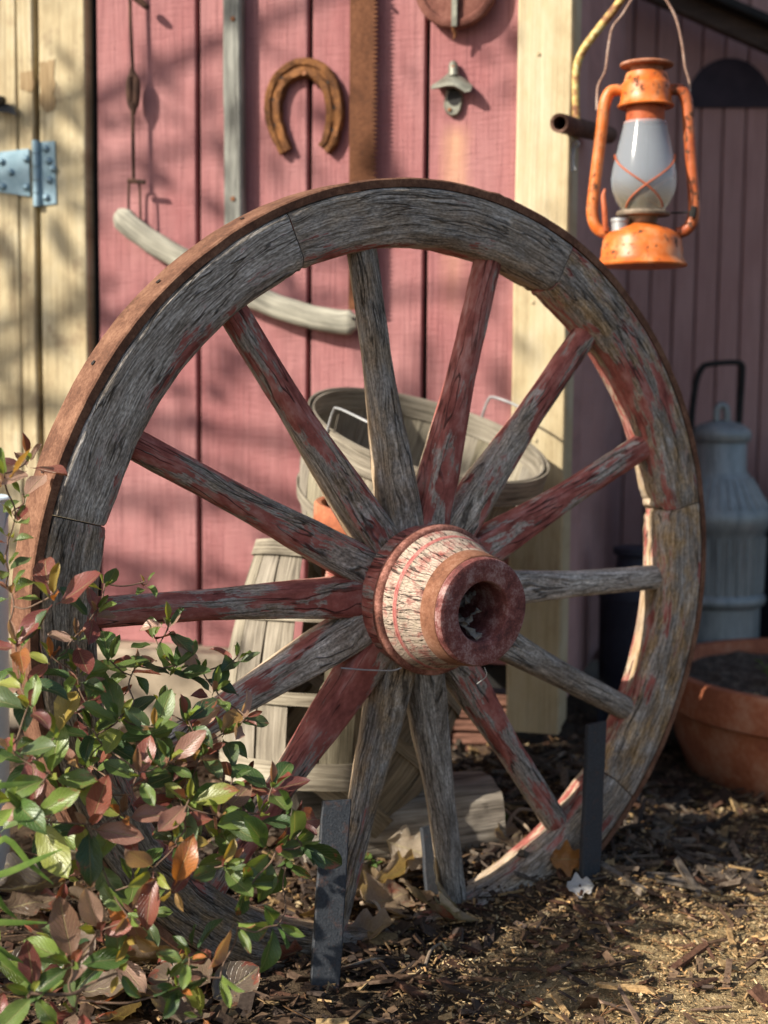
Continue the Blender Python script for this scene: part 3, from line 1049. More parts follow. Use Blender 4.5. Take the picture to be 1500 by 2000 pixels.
# dry debris lodged in the bore
g = Geo()
rr = random.Random(5)
for i in range(7):
    c = Vector((rr.uniform(-.016, .004), rr.uniform(-.138, -.105), rr.uniform(-.026, .014)))
    M_ = Matrix.Rotation(rr.uniform(0, 6), 3, Vector((rr.uniform(-1, 1), rr.uniform(-1, 1), rr.uniform(-1, 1))).normalized())
    sz = rr.uniform(.010, .017)
    P = [[tuple(c + M_ @ Vector(((a - 3) / 3 * sz, (b - 2) / 2 * sz * .55, sz * .7 * noise.noise((a * .6 + i * 5, b * .7, 1)))) + noise.noise_vector((a * 1.3, b * 1.3, i * 3.0)) * .0025) for b in range(5)] for a in range(7)]
    g.surf(P, [0, .01, .02, .03, .04, .05, .06], [0, .01, .02, .03, .04])
g.build("bore_debris", mat_simple("dry debris", (.10, .085, .07), (.30, .27, .23), scale=90), hub, smooth=False)
# tie wire round the back of the hub
g = Geo()
pts = [(-.050 + .0, -.058, -.087), (-.062, -.052, -.091), (-.095, -.042, -.090), (-.125, -.03, -.088)]
tube(g, pts, .0010, 6, seg=14)
g.build("tie_wire", M_WIRE, hub)
g = Geo()
pts = [(.012, -.150, -.072), (.016, -.150, -.083), (.010, -.14, -.095)]
tube(g, pts, .0007, 6, seg=10)
g.build("tie_wire", M_WIRE, hub)

# ------------------------------------------------------------------ iron stakes
def stake(top, bot, w, th, yaw, label, lean=None):
    top, bot = Vector(top), Vector(bot)
    d = (top - bot).normalized()
    x = Vector((math.cos(yaw), math.sin(yaw), 0)); x = (x - d * x.dot(d)).normalized()
    y = d.cross(x)
    L = (top - bot).length
    prof = rrect(w, th, .0016)
    rings = []
    for s_ in np.linspace(-.10, L, 26):
        rings.append([tuple(d * s_ + x * (p * (1 + .03 * noise.noise((s_ * 9, p * 10, L)))) + y * q + d * (.004 * p / w if s_ > L - .01 else 0)) for p, q in prof])
    g = Geo(); sweep(g, jit(rings, .0009, 45, L), perim(prof))
    o = g.build("iron_stake", M_IRON, None, M=Matrix.Translation(bot), angle=30)
    return tag(o, label, "stake", "iron stakes holding the wheel")
b1 = ground_pt(634, 1928); 
stake(at(657, 1562, b1.y * 1.03 + .05), b1, .037, .011, R(12), "blue black iron stake with snapped top, nearest of the stakes, in front of the wheel")
b2 = ground_pt(1151, 1716)
stake(at(1164, 1412, (b2.y + .055)), b2, .034, .010, R(30), "flat dark iron stake against the right side of the wheel rim")
b3 = ground_pt(850, 1772)
stake(at(838, 1612, b3.y + .10), b3 + Vector((0, .02, 0)), .026, .009, R(20), "short black iron stake half hidden behind a bottom spoke")

# ------------------------------------------------------------------ things hung on the wall
def W_thing(name, label, cat, px, py, off=0.0, group=None):
    p = wl(px, py, off)
    return thing(name, label, cat, W_M @ Matrix.Translation(p), group), p

# horseshoe
hs, o = W_thing("horseshoe", "rusty orange horseshoe hung open end down on the pink boards", "horseshoe", 595, 130, .004)
cl = [(561, 297), (548, 268), (537, 232), (538, 190), (552, 156), (578, 138), (600, 134), (626, 143), (648, 172), (656, 214), (653, 250), (645, 278), (634, 292)]
path = catmull([wl(x, y, .004) - o for x, y in cl], 60)
rings = []
for i, p in enumerate(path):
    tg = (path[min(i + 1, 59)] - path[max(i - 1, 0)]).normalized()
    nx = Vector((-tg.z, 0, tg.x))
    s_ = abs(i / 59 - .5) * 2
    w = .034 - .009 * s_ ** 3
    th = .012
    ring = []
    for a, b in [(-.5, 0), (-.5, .55), (-.38, 1), (-.12, 1), (-.05, .72), (.08, .72), (.15, 1), (.38, 1), (.5, .6), (.5, 0)]:
        q = p + nx * (a * w) + Vector((0, -b * th, 0))
        ring.append(tuple(q))
    rings.append(ring)
g = Geo()
sweep(g, jit(rings, .0016, 90, 2), perim([(-.5, 0), (-.5, .55), (-.38, 1), (-.12, 1), (-.05, .72), (.08, .72), (.15, 1), (.38, 1), (.5, .6), (.5, 0)]))
g.build("shoe_iron", M_SHOE, hs, angle=50)
for i in (8, 14, 20, 38, 44, 50):
    g = Geo(); lathe(g, [(.0026, -.0098), (.0008, -.0092)], 8, 'Y', flip=True)
    tg = (path[i + 1] - path[i - 1]).normalized()
    g.build("nail_hole", M_BLACK, hs, M=Matrix.Translation(path[i] + Vector((0, -.0005, 0))))
g = Geo(); lathe(g, [(.0003, -.019), (.004, -.0188), (.0042, -.017), (.0018, -.0165), (.0018, .006)], 10, 'Y'); g.build("nail", M_RUST, hs, M=Matrix.Translation(wl(600, 147, .004) - o))

# crosscut saw blade
sw, o = W_thing("crosscut_saw", "long rusty brown saw blade hanging upright beside the horseshoe", "saw", 705, 0, .022)
g = Geo()
yL, yR, nT = -60, 605, 76
ptsL = [wl(684 + (y + 60) * -.0045, y, .022) - o for y in np.linspace(yL, yR, 40)]
tooth = []
for i in range(nT * 2 + 1):
    y = yL + (yR - yL) * i / (nT * 2)
    x = (729 if i % 2 == 0 else 740) + (y - 0) * -.006
    tooth.append(wl(x, y, .022) - o)
front, back = [], []
m = len(tooth)
Lr = [wl(684 + (yL + (yR - yL) * i / (m - 1) + 60) * -.0045, yL + (yR - yL) * i / (m - 1), .022) - o for i in range(m)]
for dy, fl in ((-.0012, True), (.0012, False)):
    P = [[(p.x, p.y + dy, p.z) for p in Lr], [(p.x, p.y + dy, p.z) for p in tooth]]
    g.surf(P, [0, .05], list(np.linspace(0, .7, m)), flip=not fl)
for row, fl in ((tooth, True), (Lr, False)):
    P = [[(p.x, p.y - .0012, p.z) for p in row], [(p.x, p.y + .0012, p.z) for p in row]]
    g.surf(P, [0, .002], list(np.linspace(0, .7, m)), flip=not fl)
g.build("blade", M_SAW, sw, smooth=False)
g = Geo(); tube(g, [wl(708, -40, .05) - o, wl(708, -40, -.005) - o], .003, 8); g.build("nail", M_RUST, sw)

# upright grey bar
up, o = W_thing("wooden_bar", "upright silver grey weathered wooden bar fixed to the pink wall", "bar", 460, 300, .012)
rings = []
prof = rrect(.034, .024, .004)
A, B = wl(457, -60, .016) - o, wl(460, 540, .016) - o
for i in range(40):
    p = A.lerp(B, i / 39)
    rings.append([tuple(p + Vector((a, b, 0))) for a, b in prof])
g = Geo(); sweep(g, jit(rings, .0016, 9, 3), perim(prof)); g.build("bar", M_GREYWOOD, up, color=(.82, .84, .82, 1))
for y in (40, 390):
    g = Geo(); lathe(g, [(.0003, -.003), (.004, -.0026), (.0046, 0)], 10, 'Y'); g.build("nail", M_RUST, up, M=Matrix.Translation(wl(460, y, .016) - o + Vector((0, -.012, 0))))

# curved grey bow (scythe-like handle) slung on the wall
bw, o = W_thing("curved_handle", "pale curved wooden handle slung low across the pink wall", "handle", 480, 560, .02)
cl = [(228, 415), (262, 447), (312, 482), (370, 515), (440, 555), (520, 590), (600, 617), (660, 628), (697, 630)]
path = catmull([wl(x, y, .024) - o for x, y in cl], 60)
rings = []
prof = circ(14, .021, .012, 3.2)
for i, p in enumerate(path):
    tg = (path[min(i + 1, 59)] - path[max(i - 1, 0)]).normalized()
    nx = Vector((-tg.z, 0, tg.x))
    end = min(i, 59 - i) / 3
    k = min(1, .55 + .45 * min(1, end)) * (1 + .06 * noise.noise((i * .15, 0, 0)))
    if i == 0: k *= .8
    rings.append([tuple(p + nx * (a * k) + Vector((0, b * k, 0))) for a, b in prof])
g = Geo(); sweep(g, jit(rings, .0014, 30, 1), perim(prof)); g.build("bow", M_GREYWOOD, bw, color=(1.15, 1.12, 1.0, 1), angle=60)
g = Geo(); tube(g, [wl(690, 622, .05) - o, wl(690, 622, .0) - o], .003, 8); g.build("nail", M_BLACK, bw)

# hanging rusty rod with turnbuckle and ring
rp, o = W_thing("hanging_rod", "thin rusty rod with a turnbuckle hanging down the left pink board", "rod", 258, 0, .03)
def W3(x, y, off=.024): return wl(x, y, off) - o
g = Geo(); tube(g, [W3(253, -60), W3(255, 40), W3(259, 140), ], .0034, 8, seg=20); g.build("rod", M_DKRUST, rp)
g = Geo(); tube(g, [W3(259, 215), W3(260, 280), W3(261, 352)], .0034, 8, seg=12); g.build("rod", M_DKRUST, rp)
g = Geo()
for sgn in (-1, 1):
    tube(g, [W3(259, 140), W3(260 + sgn * 6.5, 158), W3(260 + sgn * 7, 178), W3(260 + sgn * 5.5, 200), W3(260, 217)], [.0045, .0065, .007, .0065, .0045], 8, seg=18)
lathe_pts = [W3(258, 132), W3(258.5, 152)]
tube(g, lathe_pts, [.004, .008], 8)
tube(g, [W3(261, 202), W3(261, 222)], [.008, .004], 8)
g.build("turnbuckle", M_DKRUST, rp)
g = Geo()
tube(g, [W3(252, 440), W3(251, 400), W3(252, 362), W3(256, 353), W3(266, 353), W3(272, 362), W3(274, 400), W3(275, 430)], .0022, 8, seg=40)
g.build("wire_loop", M_DKRUST, rp)
g = Geo(); tube(g, [W3(250, 353, .034), W3(283, 356, .034)], .0042, 8); g.build("cross_pin", M_DKRUST, rp)
g = Geo(); tube(g, [W3(264, -6, .034), W3(285, 12, .030), W3(288, 18, .03)], [.007, .006, .003], 8, seg=8); g.build("shackle", M_DKRUST, rp)

# bottle opener
bo, o = W_thing("bottle_opener", "small cast metal bottle opener screwed to the pink wall", "bottle opener", 882, 130)
def Wb(x, y, off): return wl(x, y, off) - o
g = Geo()
plate_pts = [(872, 172), (868, 190), (866, 208), (872, 222), (882, 229), (893, 226), (901, 214), (904, 198), (902, 180), (897, 168)]
c = [Wb(x, y, .004) for x, y in plate_pts]
ci = [Wb(885 + (x - 885) * .80, 205 + (y - 205) * .82, .010) for x, y in plate_pts]
g.surf([[tuple(p + Vector((0, .004, 0))) for p in c], [tuple(p) for p in c], [tuple(p) for p in ci]], [0, .004, .01], list(np.linspace(0, .1, len(c) + 1)), cv=True, flip=False)
g.poly([tuple(p) for p in ci])
g.build("back_plate", M_CAST, bo)
g = Geo(); pl_ = [Wb(887 + 14 * math.cos(q * .5236) , 190 + 17 * math.sin(q * .5236), .0105) for q in range(12)]
g.poly([tuple(p) for p in pl_]); g.build('opener_mouth', M_BLACK, bo, smooth=False)
# the hood: a curved lip standing off the wall
rows = []
for (off, lst) in ((.003, [(849, 163), (864, 152), (876, 142), (886, 141), (898, 146), (908, 153), (917, 161)]),
                   (.016, [(843, 166), (860, 156), (874, 147), (886, 145), (899, 150), (911, 158), (923, 167)]),
                   (.028, [(841, 170), (858, 165), (872, 160), (886, 158), (900, 163), (911, 170), (921, 173)]),
                   (.030, [(842, 174), (858, 170), (873, 167), (887, 167), (900, 174), (908, 180), (918, 178)]),
                   (.024, [(845, 175), (860, 173), (874, 171), (887, 172), (898, 178), (906, 182), (916, 178)]),
                   (.004, [(854, 170), (865, 169), (876, 168), (886, 169), (896, 172), (903, 174), (912, 171)])):
    rows.append([tuple(Wb(x, y, off)) for x, y in lst])
g.surf if False else None
g = Geo(); g.surf(rows, [0, .013, .026, .03, .036, .056], list(np.linspace(0, .08, 7))); g.build("opener_lip", M_CAST, bo, angle=70)
g = Geo(); tube(g, [Wb(885, 124, .006), Wb(886, 134, .010), Wb(886, 150, .014)], [.007, .009, .009], 10, seg=8); g.build("screw_lug", M_CAST, bo)
for (x, y, f) in ((885, 131, .0165), (878, 214, .011)):
    g = Geo(); lathe(g, [(.0003, -.0025), (.003, -.002), (.0036, .001)], 8, 'Y'); g.build("screw", M_RUST, bo, M=Matrix.Translation(Wb(x, y, f)))

# round rusty disc at the top
dc, o = W_thing("round_lid", "round rusty iron lid hanging at the top of the pink wall", "lid", 892, -28, .02)
rad = 80 * 2.43 / FPX
g = Geo()
lathe(g, [(.0005, -.010), (rad * .25, -.0095), (rad * .28, -.006), (rad * .78, -.006), (rad * .82, -.010), (rad * .95, -.010), (rad, -.006), (rad, .002), (rad * .97, .004)], 64, 'Y', wob=.008)
g.build("disc", mat_rust("dark lid rust", (.06, .025, .018), (.15, .055, .04), (.26, .12, .09), sc=1.2), dc, angle=50)
g = Geo(); board(g, -.005, .005, -.016, -.0105, -rad * .98, rad * .98, bev=.001); g.build("cross_strap", M_CAST, dc)
g = Geo(); tube(g, [(-.002, -.012, -rad * .9), (-.002, -.010, -rad * 1.03), (.0, -.006, -rad * 1.14), (-.003, -.006, -rad * 1.25)], [.004, .0035, .003, .0015], 8, seg=14); g.build("clasp", M_RUST, dc)
# ------------------------------------------------------------------ lantern and its bracket
LD = 2.23
lx = at(1253, 522, LD)
lant = thing("lantern", "orange hurricane lantern with a cloudy glass globe hanging from a hook", "lantern", Matrix.Translation(lx) @ Matrix.Rotation(R(-6), 4, 'Z'))
g = Geo()
lathe(g, [(.001, .002), (.060, .0), (.0695, .001), (.0712, .004), (.0665, .010), (.0638, .016), (.0632, .030), (.0620, .0315), (.0615, .040), (.0590, .047), (.0535, .053), (.044, .058), (.030, .063), (.020, .068), (.001, .069)], 48, wob=.004)
g.build("fuel_tank", M_ORANGE, lant, angle=50)
g = Geo()
lathe(g, [(.019, .066), (.022, .070), (.023, .078), (.0415, .0795), (.0425, .083), (.040, .0865), (.030, .087), (.029, .083)], 36)
g.build("burner", mat_simple("tarnished burner brass", (.10, .075, .05), (.36, .29, .22), scale=50, rough=.5, metal=.4), lant)
g = Geo()
lathe(g, [(.032, .086), (.0345, .0905), (.0425, .102), (.0490, .118), (.0510, .134), (.0490, .152), (.0440, .175), (.0385, .198), (.0345, .215), (.0330, .2235)], 48)
t = NT("clouded lantern glass")
cz = t.sep(t.coord('Object'))[2]
nz_ = t.noise(t.coord('Object'), 30, 5, .65)
dirt = t.math('MULTIPLY', t.rng(cz, .140, .095, 0, .9, True), t.rng(nz_, .3, .6, .6, 1))
colr = t.mix(t.math('MINIMUM', dirt, 1.0), (.58, .64, .70), (.50, .42, .25))
bd = t.bsdf(colr, .14, None, spec=.6)
bd.inputs['Transmission Weight'].default_value = .72
bd.inputs['IOR'].default_value = 1.2
t.done(bd)
g.build("globe", t.m, lant)
g = Geo(); lathe(g, [(.029, .220), (.030, .226), (.0295, .245), (.030, .248)], 36); g.build("globe_collar", M_REDRUST, lant)
g = Geo()
lathe(g, [(.030, .247), (.0425, .2455), (.0440, .2475), (.0425, .250), (.0398, .2525), (.0390, .266), (.0380, .279), (.0372, .2815), (.0352, .283), (.0325, .293), (.0310, .2975), (.027, .2985)], 48, wob=.004)
g.build("hood", M_ORANGE, lant, angle=50)
g = Geo()
lathe(g, [(.0255, .298), (.0255, .306), (.040, .3075), (.0415, .3095), (.0405, .312), (.028, .3135), (.022, .3165), (.012, .3175), (.001, .318)], 36, wob=.02)
g.build("cap", mat_rust("rusty lantern cap", (.10, .035, .02), (.32, .12, .06), (.48, .28, .2)), lant, angle=45)
for s_ in (-1, 1):
    g = Geo()
    tube(g, [(s_ * .034, 0, .271), (s_ * .046, 0, .2725), (s_ * .0565, 0, .2685), (s_ * .0635, 0, .250), (s_ * .067, 0, .215), (s_ * .0725, 0, .160), (s_ * .0775, 0, .110), (s_ * .0785, 0, .084), (s_ * .074, 0, .066), (s_ * .065, 0, .056), (s_ * .053, 0, .053)],
         [.0085, .0090, .0093, .0093, .0093, .0093, .0093, .0093, .0090, .0085], 16, seg=60)
    g.build("side_tube", M_ORANGE if s_ < 0 else M_ORANGE_SHADED, lant, angle=60)
# crossed guard wires on the globe
def globe_r(z):
    tb = [(.086, .032), (.0905, .0345), (.102, .0425), (.118, .049), (.134, .051), (.152, .049), (.175, .044), (.198, .0385), (.215, .0345)]
    for (a, ra), (b, rb) in zip(tb, tb[1:]):
        if a <= z <= b: return ra + (rb - ra) * (z - a) / (b - a)
    return .033
for s_ in (-1, 1):
    for back in (0, 1):
        g = Geo(); pts = []
        for i in range(16):
            q = i / 15
            z = .172 - q * .082
            an = R(-90 + s_ * (-80 + 130 * q)) + back * math.pi
            r_ = globe_r(z) + .0022
            pts.append((r_ * math.cos(an), r_ * math.sin(an), z))
        tube(g, pts, .0014, 6); g.build("guard_wire", M_REDRUST, lant)
g = Geo(); tube(g, [(-.058, -.012, .055), (-.060, -.014, .085), (-.0625, -.012, .108), (-.060, -.012, .120)], [.004, .0045, .004, .002], 8, seg=12); g.build("lift_lever", M_REDRUST, lant)
g = Geo(); lathe(g, [(.013, .058), (.013, .072), (.0145, .073), (.0145, .078), (.001, .079)], 20); g.build("filler_cap", M_WIRE, lant, M=Matrix.Translation((-.036, -.014, -.004)))
g = Geo(); tube(g, [(.042, -.01, .083), (.06, -.012, .083), (.078, -.012, .084)], .0016, 6); tube(g, [(.074, -.016, .076), (.077, -.017, .092)], .005, 6); g.build("wick_knob", M_BLACK, lant)
Li = (Matrix.Translation(lx) @ Matrix.Rotation(R(-6), 4, 'Z')).inverted()
def L3(x, y, d=LD): return Li @ at(x, y, d)
g = Geo()
tube(g, [L3(1166, 215), L3(1168, 170), L3(1182, 138), L3(1188, 95), L3(1196, 55), L3(1216, 28), L3(1240, -10), L3(1262, -30), L3(1290, -14), L3(1318, 30), L3(1332, 85), L3(1338, 130), L3(1347, 165), L3(1345, 215)], .0022, 8, seg=90)
g.build("bail", mat_rust("rusty bail wire", (.10, .06, .045), (.26, .16, .12), (.40, .33, .28)), lant)

# bracket: bent rod on a pipe
t = NT("chipped yellow paint over rust")
c_ = t.coord('Object')
pn = t.noise(c_, 60, 5, .7)
colr = t.ramp(pn, [(.36, (.16, .06, .03)), (.47, (.36, .20, .08)), (.55, (.55, .42, .13)), (.68, (.42, .48, .34))])
M_YEL = t.done(t.bsdf(colr, .6, t.bump(pn, .001)))
brk = thing("lantern_hook", "bent yellow flaking rod standing on a rusty pipe, holding up the lantern", "hook", Matrix.Translation(at(1122, 240, 2.32)))
bi = Matrix.Translation(-at(1122, 240, 2.32))
def K(x, y, d): return bi @ at(x, y, d)
g = Geo()
tube(g, [K(1126, 246, 2.32), K(1124, 180, 2.315), K(1126, 135, 2.31), K(1138, 100, 2.30), K(1165, 62, 2.285), K(1200, 18, 2.265), K(1232, -28, 2.245), K(1256, -58, 2.235), K(1272, -52, 2.23), K(1270, -26, 2.23), K(1256, -22, 2.23)], .0068, 12, seg=80)
g.build("rod", M_YEL, brk)
g = Geo()
path_ = [K(1092, 240, 2.24), K(1166, 258, 2.47), K(1190, 264, 2.56)]
tube(g, path_, .0150, 20, caps=False)
tube(g, [K(1093, 240.2, 2.243), K(1166, 258, 2.47)], .0105, 20, caps=False)
# ring closing the wall of the pipe at its mouth
pd = (path_[1] - path_[0]).normalized(); px_ = pd.cross(Vector((0, 0, 1))).normalized(); py_ = pd.cross(px_)
ringo = [tuple(path_[0] + px_ * (.015 * math.cos(k * math.pi / 10)) + py_ * (.015 * math.sin(k * math.pi / 10))) for k in range(20)]
ringi = [tuple(path_[0] + pd * .001 + px_ * (.0105 * math.cos(k * math.pi / 10)) + py_ * (.0105 * math.sin(k * math.pi / 10))) for k in range(20)]
g.surf([ringo, ringi], [0, .004], list(np.linspace(0, .09, 21)), cv=True)
g.build("pipe", mat_rust("dark rusty pipe", (.025, .014, .010), (.085, .042, .028), (.20, .115, .08)), brk, angle=50)
g = Geo()
tube(g, [K(1118, 335, 2.33), K(1114, 318, 2.33), K(1119, 285, 2.33), K(1127, 276, 2.33), K(1130, 284, 2.33), K(1122, 292, 2.33), K(1120, 320, 2.33), K(1124, 332, 2.33)], .0022, 8, seg=40)
g.build("eye_hook", M_WIRE, brk)

# ------------------------------------------------------------------ baskets
def basket(name, label, M, Rt, Rb, H, nst=22, tint=(1, 1, 1), seed=0, hoops=(.30,), handles=True, missing=()):
    b = thing(name, label, "basket", M, "slatted fruit baskets behind the wheel")
    r = random.Random(seed)
    # a few stave meshes shared by all of them
    ms = []
    for q in range(3):
        g = Geo()
        P, Q = [], []
        for i in range(9):
            s_ = i / 8
            rad = Rb + (Rt - Rb) * s_ + .019 * math.sin(s_ * math.pi)
            wd = (2 * math.pi * rad / nst) * (.99 - .03 * q)
            row = []
            for j in range(4):
                w = (j / 3 - .5) * wd / rad
                row.append((rad * math.cos(w), rad * math.sin(w), s_ * H))
            P.append(row)
            Q.append([((rad - .0025) * math.cos((j / 3 - .5) * wd / rad), (rad - .0025) * math.sin((j / 3 - .5) * wd / rad), s_ * H) for j in range(4)])
        P = jit(P, .0018, 18, seed + q * 5); Q = np.array(Q) + (P - P) + (jit(Q, .0018, 18, seed + q * 5) - np.array(Q))
        rings = np.concatenate([P, Q[:, ::-1]], axis=1)
        U = [H * i / 8 for i in range(9)]
        V = list(np.linspace(0, .1, 9))
        sweep(g, rings, V, U=U, caps=True)
        ms.append(g.build("stave", M_BASKET, link=False, angle=40))
    for k in range(nst):
        if k in missing: continue
        o = obj("stave", ms[k % 3], b, Matrix.Rotation(2 * math.pi * (k + r.uniform(-.06, .06)) / nst, 4, 'Z') @ Matrix.Translation((r.uniform(-.0012, .0012), 0, 0)))
        v = r.uniform(.62, 1.1)
        o.color = (tint[0] * v, tint[1] * v, tint[2] * v * r.uniform(.88, 1.05), 1)
    def hoop(nm, z0, z1, dr, th, v=1.0):
        rings = []
        for k in range(64):
            a = 2 * math.pi * k / 64
            ring = []
            for s_, d in ((z0, 0), (z1, 0), (z1, th), (z0, th)):
                q = s_ / H
                rad = Rb + (Rt - Rb) * q + .019 * math.sin(q * math.pi) + dr + d
                ring.append((rad * math.cos(a), rad * math.sin(a), s_))
            rings.append(ring[::-1])
        g = Geo(); sweep(g, jit(rings, .002, 9, z0 * 20 + seed), [0, z1 - z0, z1 - z0 + th, 2 * (z1 - z0) + th, 2 * (z1 - z0) + 2 * th], cu=True)
        g.build(nm, M_BASKET, b, angle=40, color=(tint[0] * v, tint[1] * v, tint[2] * v, 1))
    hoop("rim_hoop", H - .034, H + .004, .002, .003)
    hoop("inner_hoop", H - .030, H + .003, -.0055, .0028, .9)
    for q in hoops:
        hoop("hoop", H * q, H * q + .018, .0018, .0025, .95)
    hoop("base_hoop", .0, .022, .0018, .003, .9)
    g = Geo(); lathe(g, [(.001, .006), (Rb - .003, .004), (Rb - .003, -.002), (.001, -.002)], 32); g.build("basket_floor", M_BASKET, b, color=(*[c * .8 for c in tint], 1))
    if handles:
        for a in handles:
            g = Geo()
            hw_, up_ = .052, .042
            def hp(w, z, d=.008):
                an = a + w / Rt
                return ((Rt + d) * math.cos(an), (Rt + d) * math.sin(an), z)
            tube(g, [hp(-hw_, H - .03), hp(-hw_, H + .01), hp(-hw_ + .002, H + up_ - .008), hp(-hw_ + .010, H + up_), hp(0, H + up_ + .003), hp(hw_ - .010, H + up_), hp(hw_ - .002, H + up_ - .008), hp(hw_, H + .01), hp(hw_, H - .03), hp(hw_ + .006, H - .034), hp(hw_ + .012, H - .02), hp(hw_ + .012, H)], .0022, 8, seg=70)
            g.build("wire_handle", M_WIRE, b)
    return b

# the upper basket: tips towards the camera and to the right
D1 = 2.20
up1 = (CU * .97 - CF * .36 + CR * .27).normalized()
Rt1, Rb1, H1 = .188, .130, .24
top_c = at(838, 850, D1)
bm1 = rot_to(top_c - up1 * H1, up1, (1, 0, 0))
basket("fruit_basket", "tipped open fruit basket with wire handles, uppermost of the pile behind the hub", bm1, Rt1, Rb1, H1, 22, (.90, .88, .83), 3, (.42,), handles=(R(-128), R(45)))
# second: upside down under it, leaning left
D2 = 2.12
ax2 = (CU * -1.0 + CR * -.06 + CF * -.06).normalized()     # from its floor (on top) down to its rim
fl2 = at(622, 1062, D2)
basket("fruit_basket", "upturned barrel shaped slatted basket standing behind the lower left spokes", rot_to(fl2, ax2, (1, 0, 0)), .120, .088, .345, 16, (1.08, 1.04, .95), 8, (.28, .62), handles=None, missing=(4, 11))
# third: low and lying, mostly hidden
ax3 = (CU * -.76 + CR * -.60 + CF * -.16).normalized()
basket("fruit_basket", "slatted basket lying tipped on its side low behind the bottom spokes", rot_to(at(800, 1290, 2.19), ax3, (1, 0, 0)), .128, .10, .24, 18, (.95, .88, .74), 12, (.45,), handles=None)

# clay pot wedged under the upper basket
g = Geo()
pc_ = at(700, 1148, 2.10)
lathe(g, [(.001, .004), (.052, .0), (.055, .003), (.066, .088), (.074, .089), (.0765, .093), (.0775, .122), (.075, .125), (.068, .124), (.067, .092), (.058, .03), (.001, .02)], 40, wob=.01)
o = g.build("clay_pot", M_TERRA, None, M=rot_to(pc_, (.10, -.10, 1)), angle=45)
tag(o, "small orange clay pot wedged between the baskets behind the hub", "pot")

# pale lining scraps in the upper basket
g = Geo()
P = []
for i in range(14):
    row = []
    for j in range(14):
        a = 2 * math.pi * j / 14; r_ = i / 13 * .105
        row.append((r_ * math.cos(a), r_ * math.sin(a), .030 * noise.noise((r_ * math.cos(a) * 22, r_ * math.sin(a) * 22, 2)) - .1 * r_))
    P.append(row)
g.surf(P, list(np.linspace(0, 1, 14)), list(np.linspace(0, 1, 15)), cv=True, flip=True)
o = g.build("cloth_scrap", mat_simple("pale cream cloth", (.55, .47, .32), (.72, .64, .48), scale=30, bump=.002), None, M=bm1 @ Matrix.Translation((.03, -.04, .085)))
tag(o, "pale crumpled cloth lying inside the tipped upper basket", "cloth")

# ------------------------------------------------------------------ milk can, dark can, clay planter, tarp
mc = at(1394, 1318, 3.12)
mc.z = gz(mc.x, mc.y)
mz = lambda y: (at(1394, y, 3.12).z - mc.z) / 1.065
can = thing("milk_can", "grey galvanised milk can with dark bail handle standing in the shade", "milk can", Matrix.Translation(mc) @ Matrix.Scale(1.065, 4))
prof = [(.001, .0), (.092, .0), (.094, .01), (.0885, .02)]
prof += [(.0885, mz(1178)), (.097, mz(1172)), (.0995, mz(1164)), (.097, mz(1156)), (.0905, mz(1150)), (.0925, mz(1035)), (.096, mz(1030)), (.104, mz(1012)), (.1045, mz(1000)), (.100, mz(988)), (.060, mz(925)), (.0525, mz(915)), (.051, mz(862)), (.048, mz(858))]
g = Geo(); lathe(g, prof, 64, wob=.004)
g.build("can_body", M_CAN, can, angle=40)
for k in range(28):   # pressed flutes round the body and shoulder
    a = 2 * math.pi * k / 28
    for z0, z1, r0, r1 in ((mz(1148), mz(1042), .0912, .0928), (mz(984), mz(930), .0975, .0625)):
        g = Geo()
        tube(g, [(r0 * math.cos(a), r0 * math.sin(a), z0), (r1 * math.cos(a), r1 * math.sin(a), z1)], .0032, 6)
        g.build("flute", M_CAN, can)
g = Geo(); lathe(g, [(.050, mz(862)), (.057, mz(858)), (.0605, mz(848)), (.058, mz(838)), (.045, mz(828)), (.020, mz(820)), (.001, mz(818))], 40)
g.build("lid", M_CAN, can)
g = Geo(); tube(g, [(-.014, -.01, mz(826)), (-.013, -.01, mz(800)), (-.004, -.01, mz(790)), (.006, -.01, mz(798)), (.008, -.01, mz(826))], .0075, 10, seg=20); g.build("lid_knob", M_CAN, can)
g = Geo()
tube(g, [(-.062, 0, mz(850)), (-.061, 0, mz(800)), (-.054, 0, mz(745)), (-.044, 0, mz(720)), (-.028, 0, mz(712)), (.022, 0, mz(708)), (.036, 0, mz(713)), (.038, 0, mz(728)), (.036, 0, mz(790)), (.034, 0, mz(838))],
     1.0, seg=70, prof=rrect(.011, .016, .002))
g.build("bail_handle", M_BLACK, can)

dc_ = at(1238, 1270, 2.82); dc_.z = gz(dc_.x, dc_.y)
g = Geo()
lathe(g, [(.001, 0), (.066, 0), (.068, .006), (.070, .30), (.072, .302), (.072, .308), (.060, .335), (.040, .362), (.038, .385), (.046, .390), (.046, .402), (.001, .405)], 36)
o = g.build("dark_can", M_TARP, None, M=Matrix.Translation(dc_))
tag(o, "dark blue metal can in deep shade against the mauve side wall", "can")

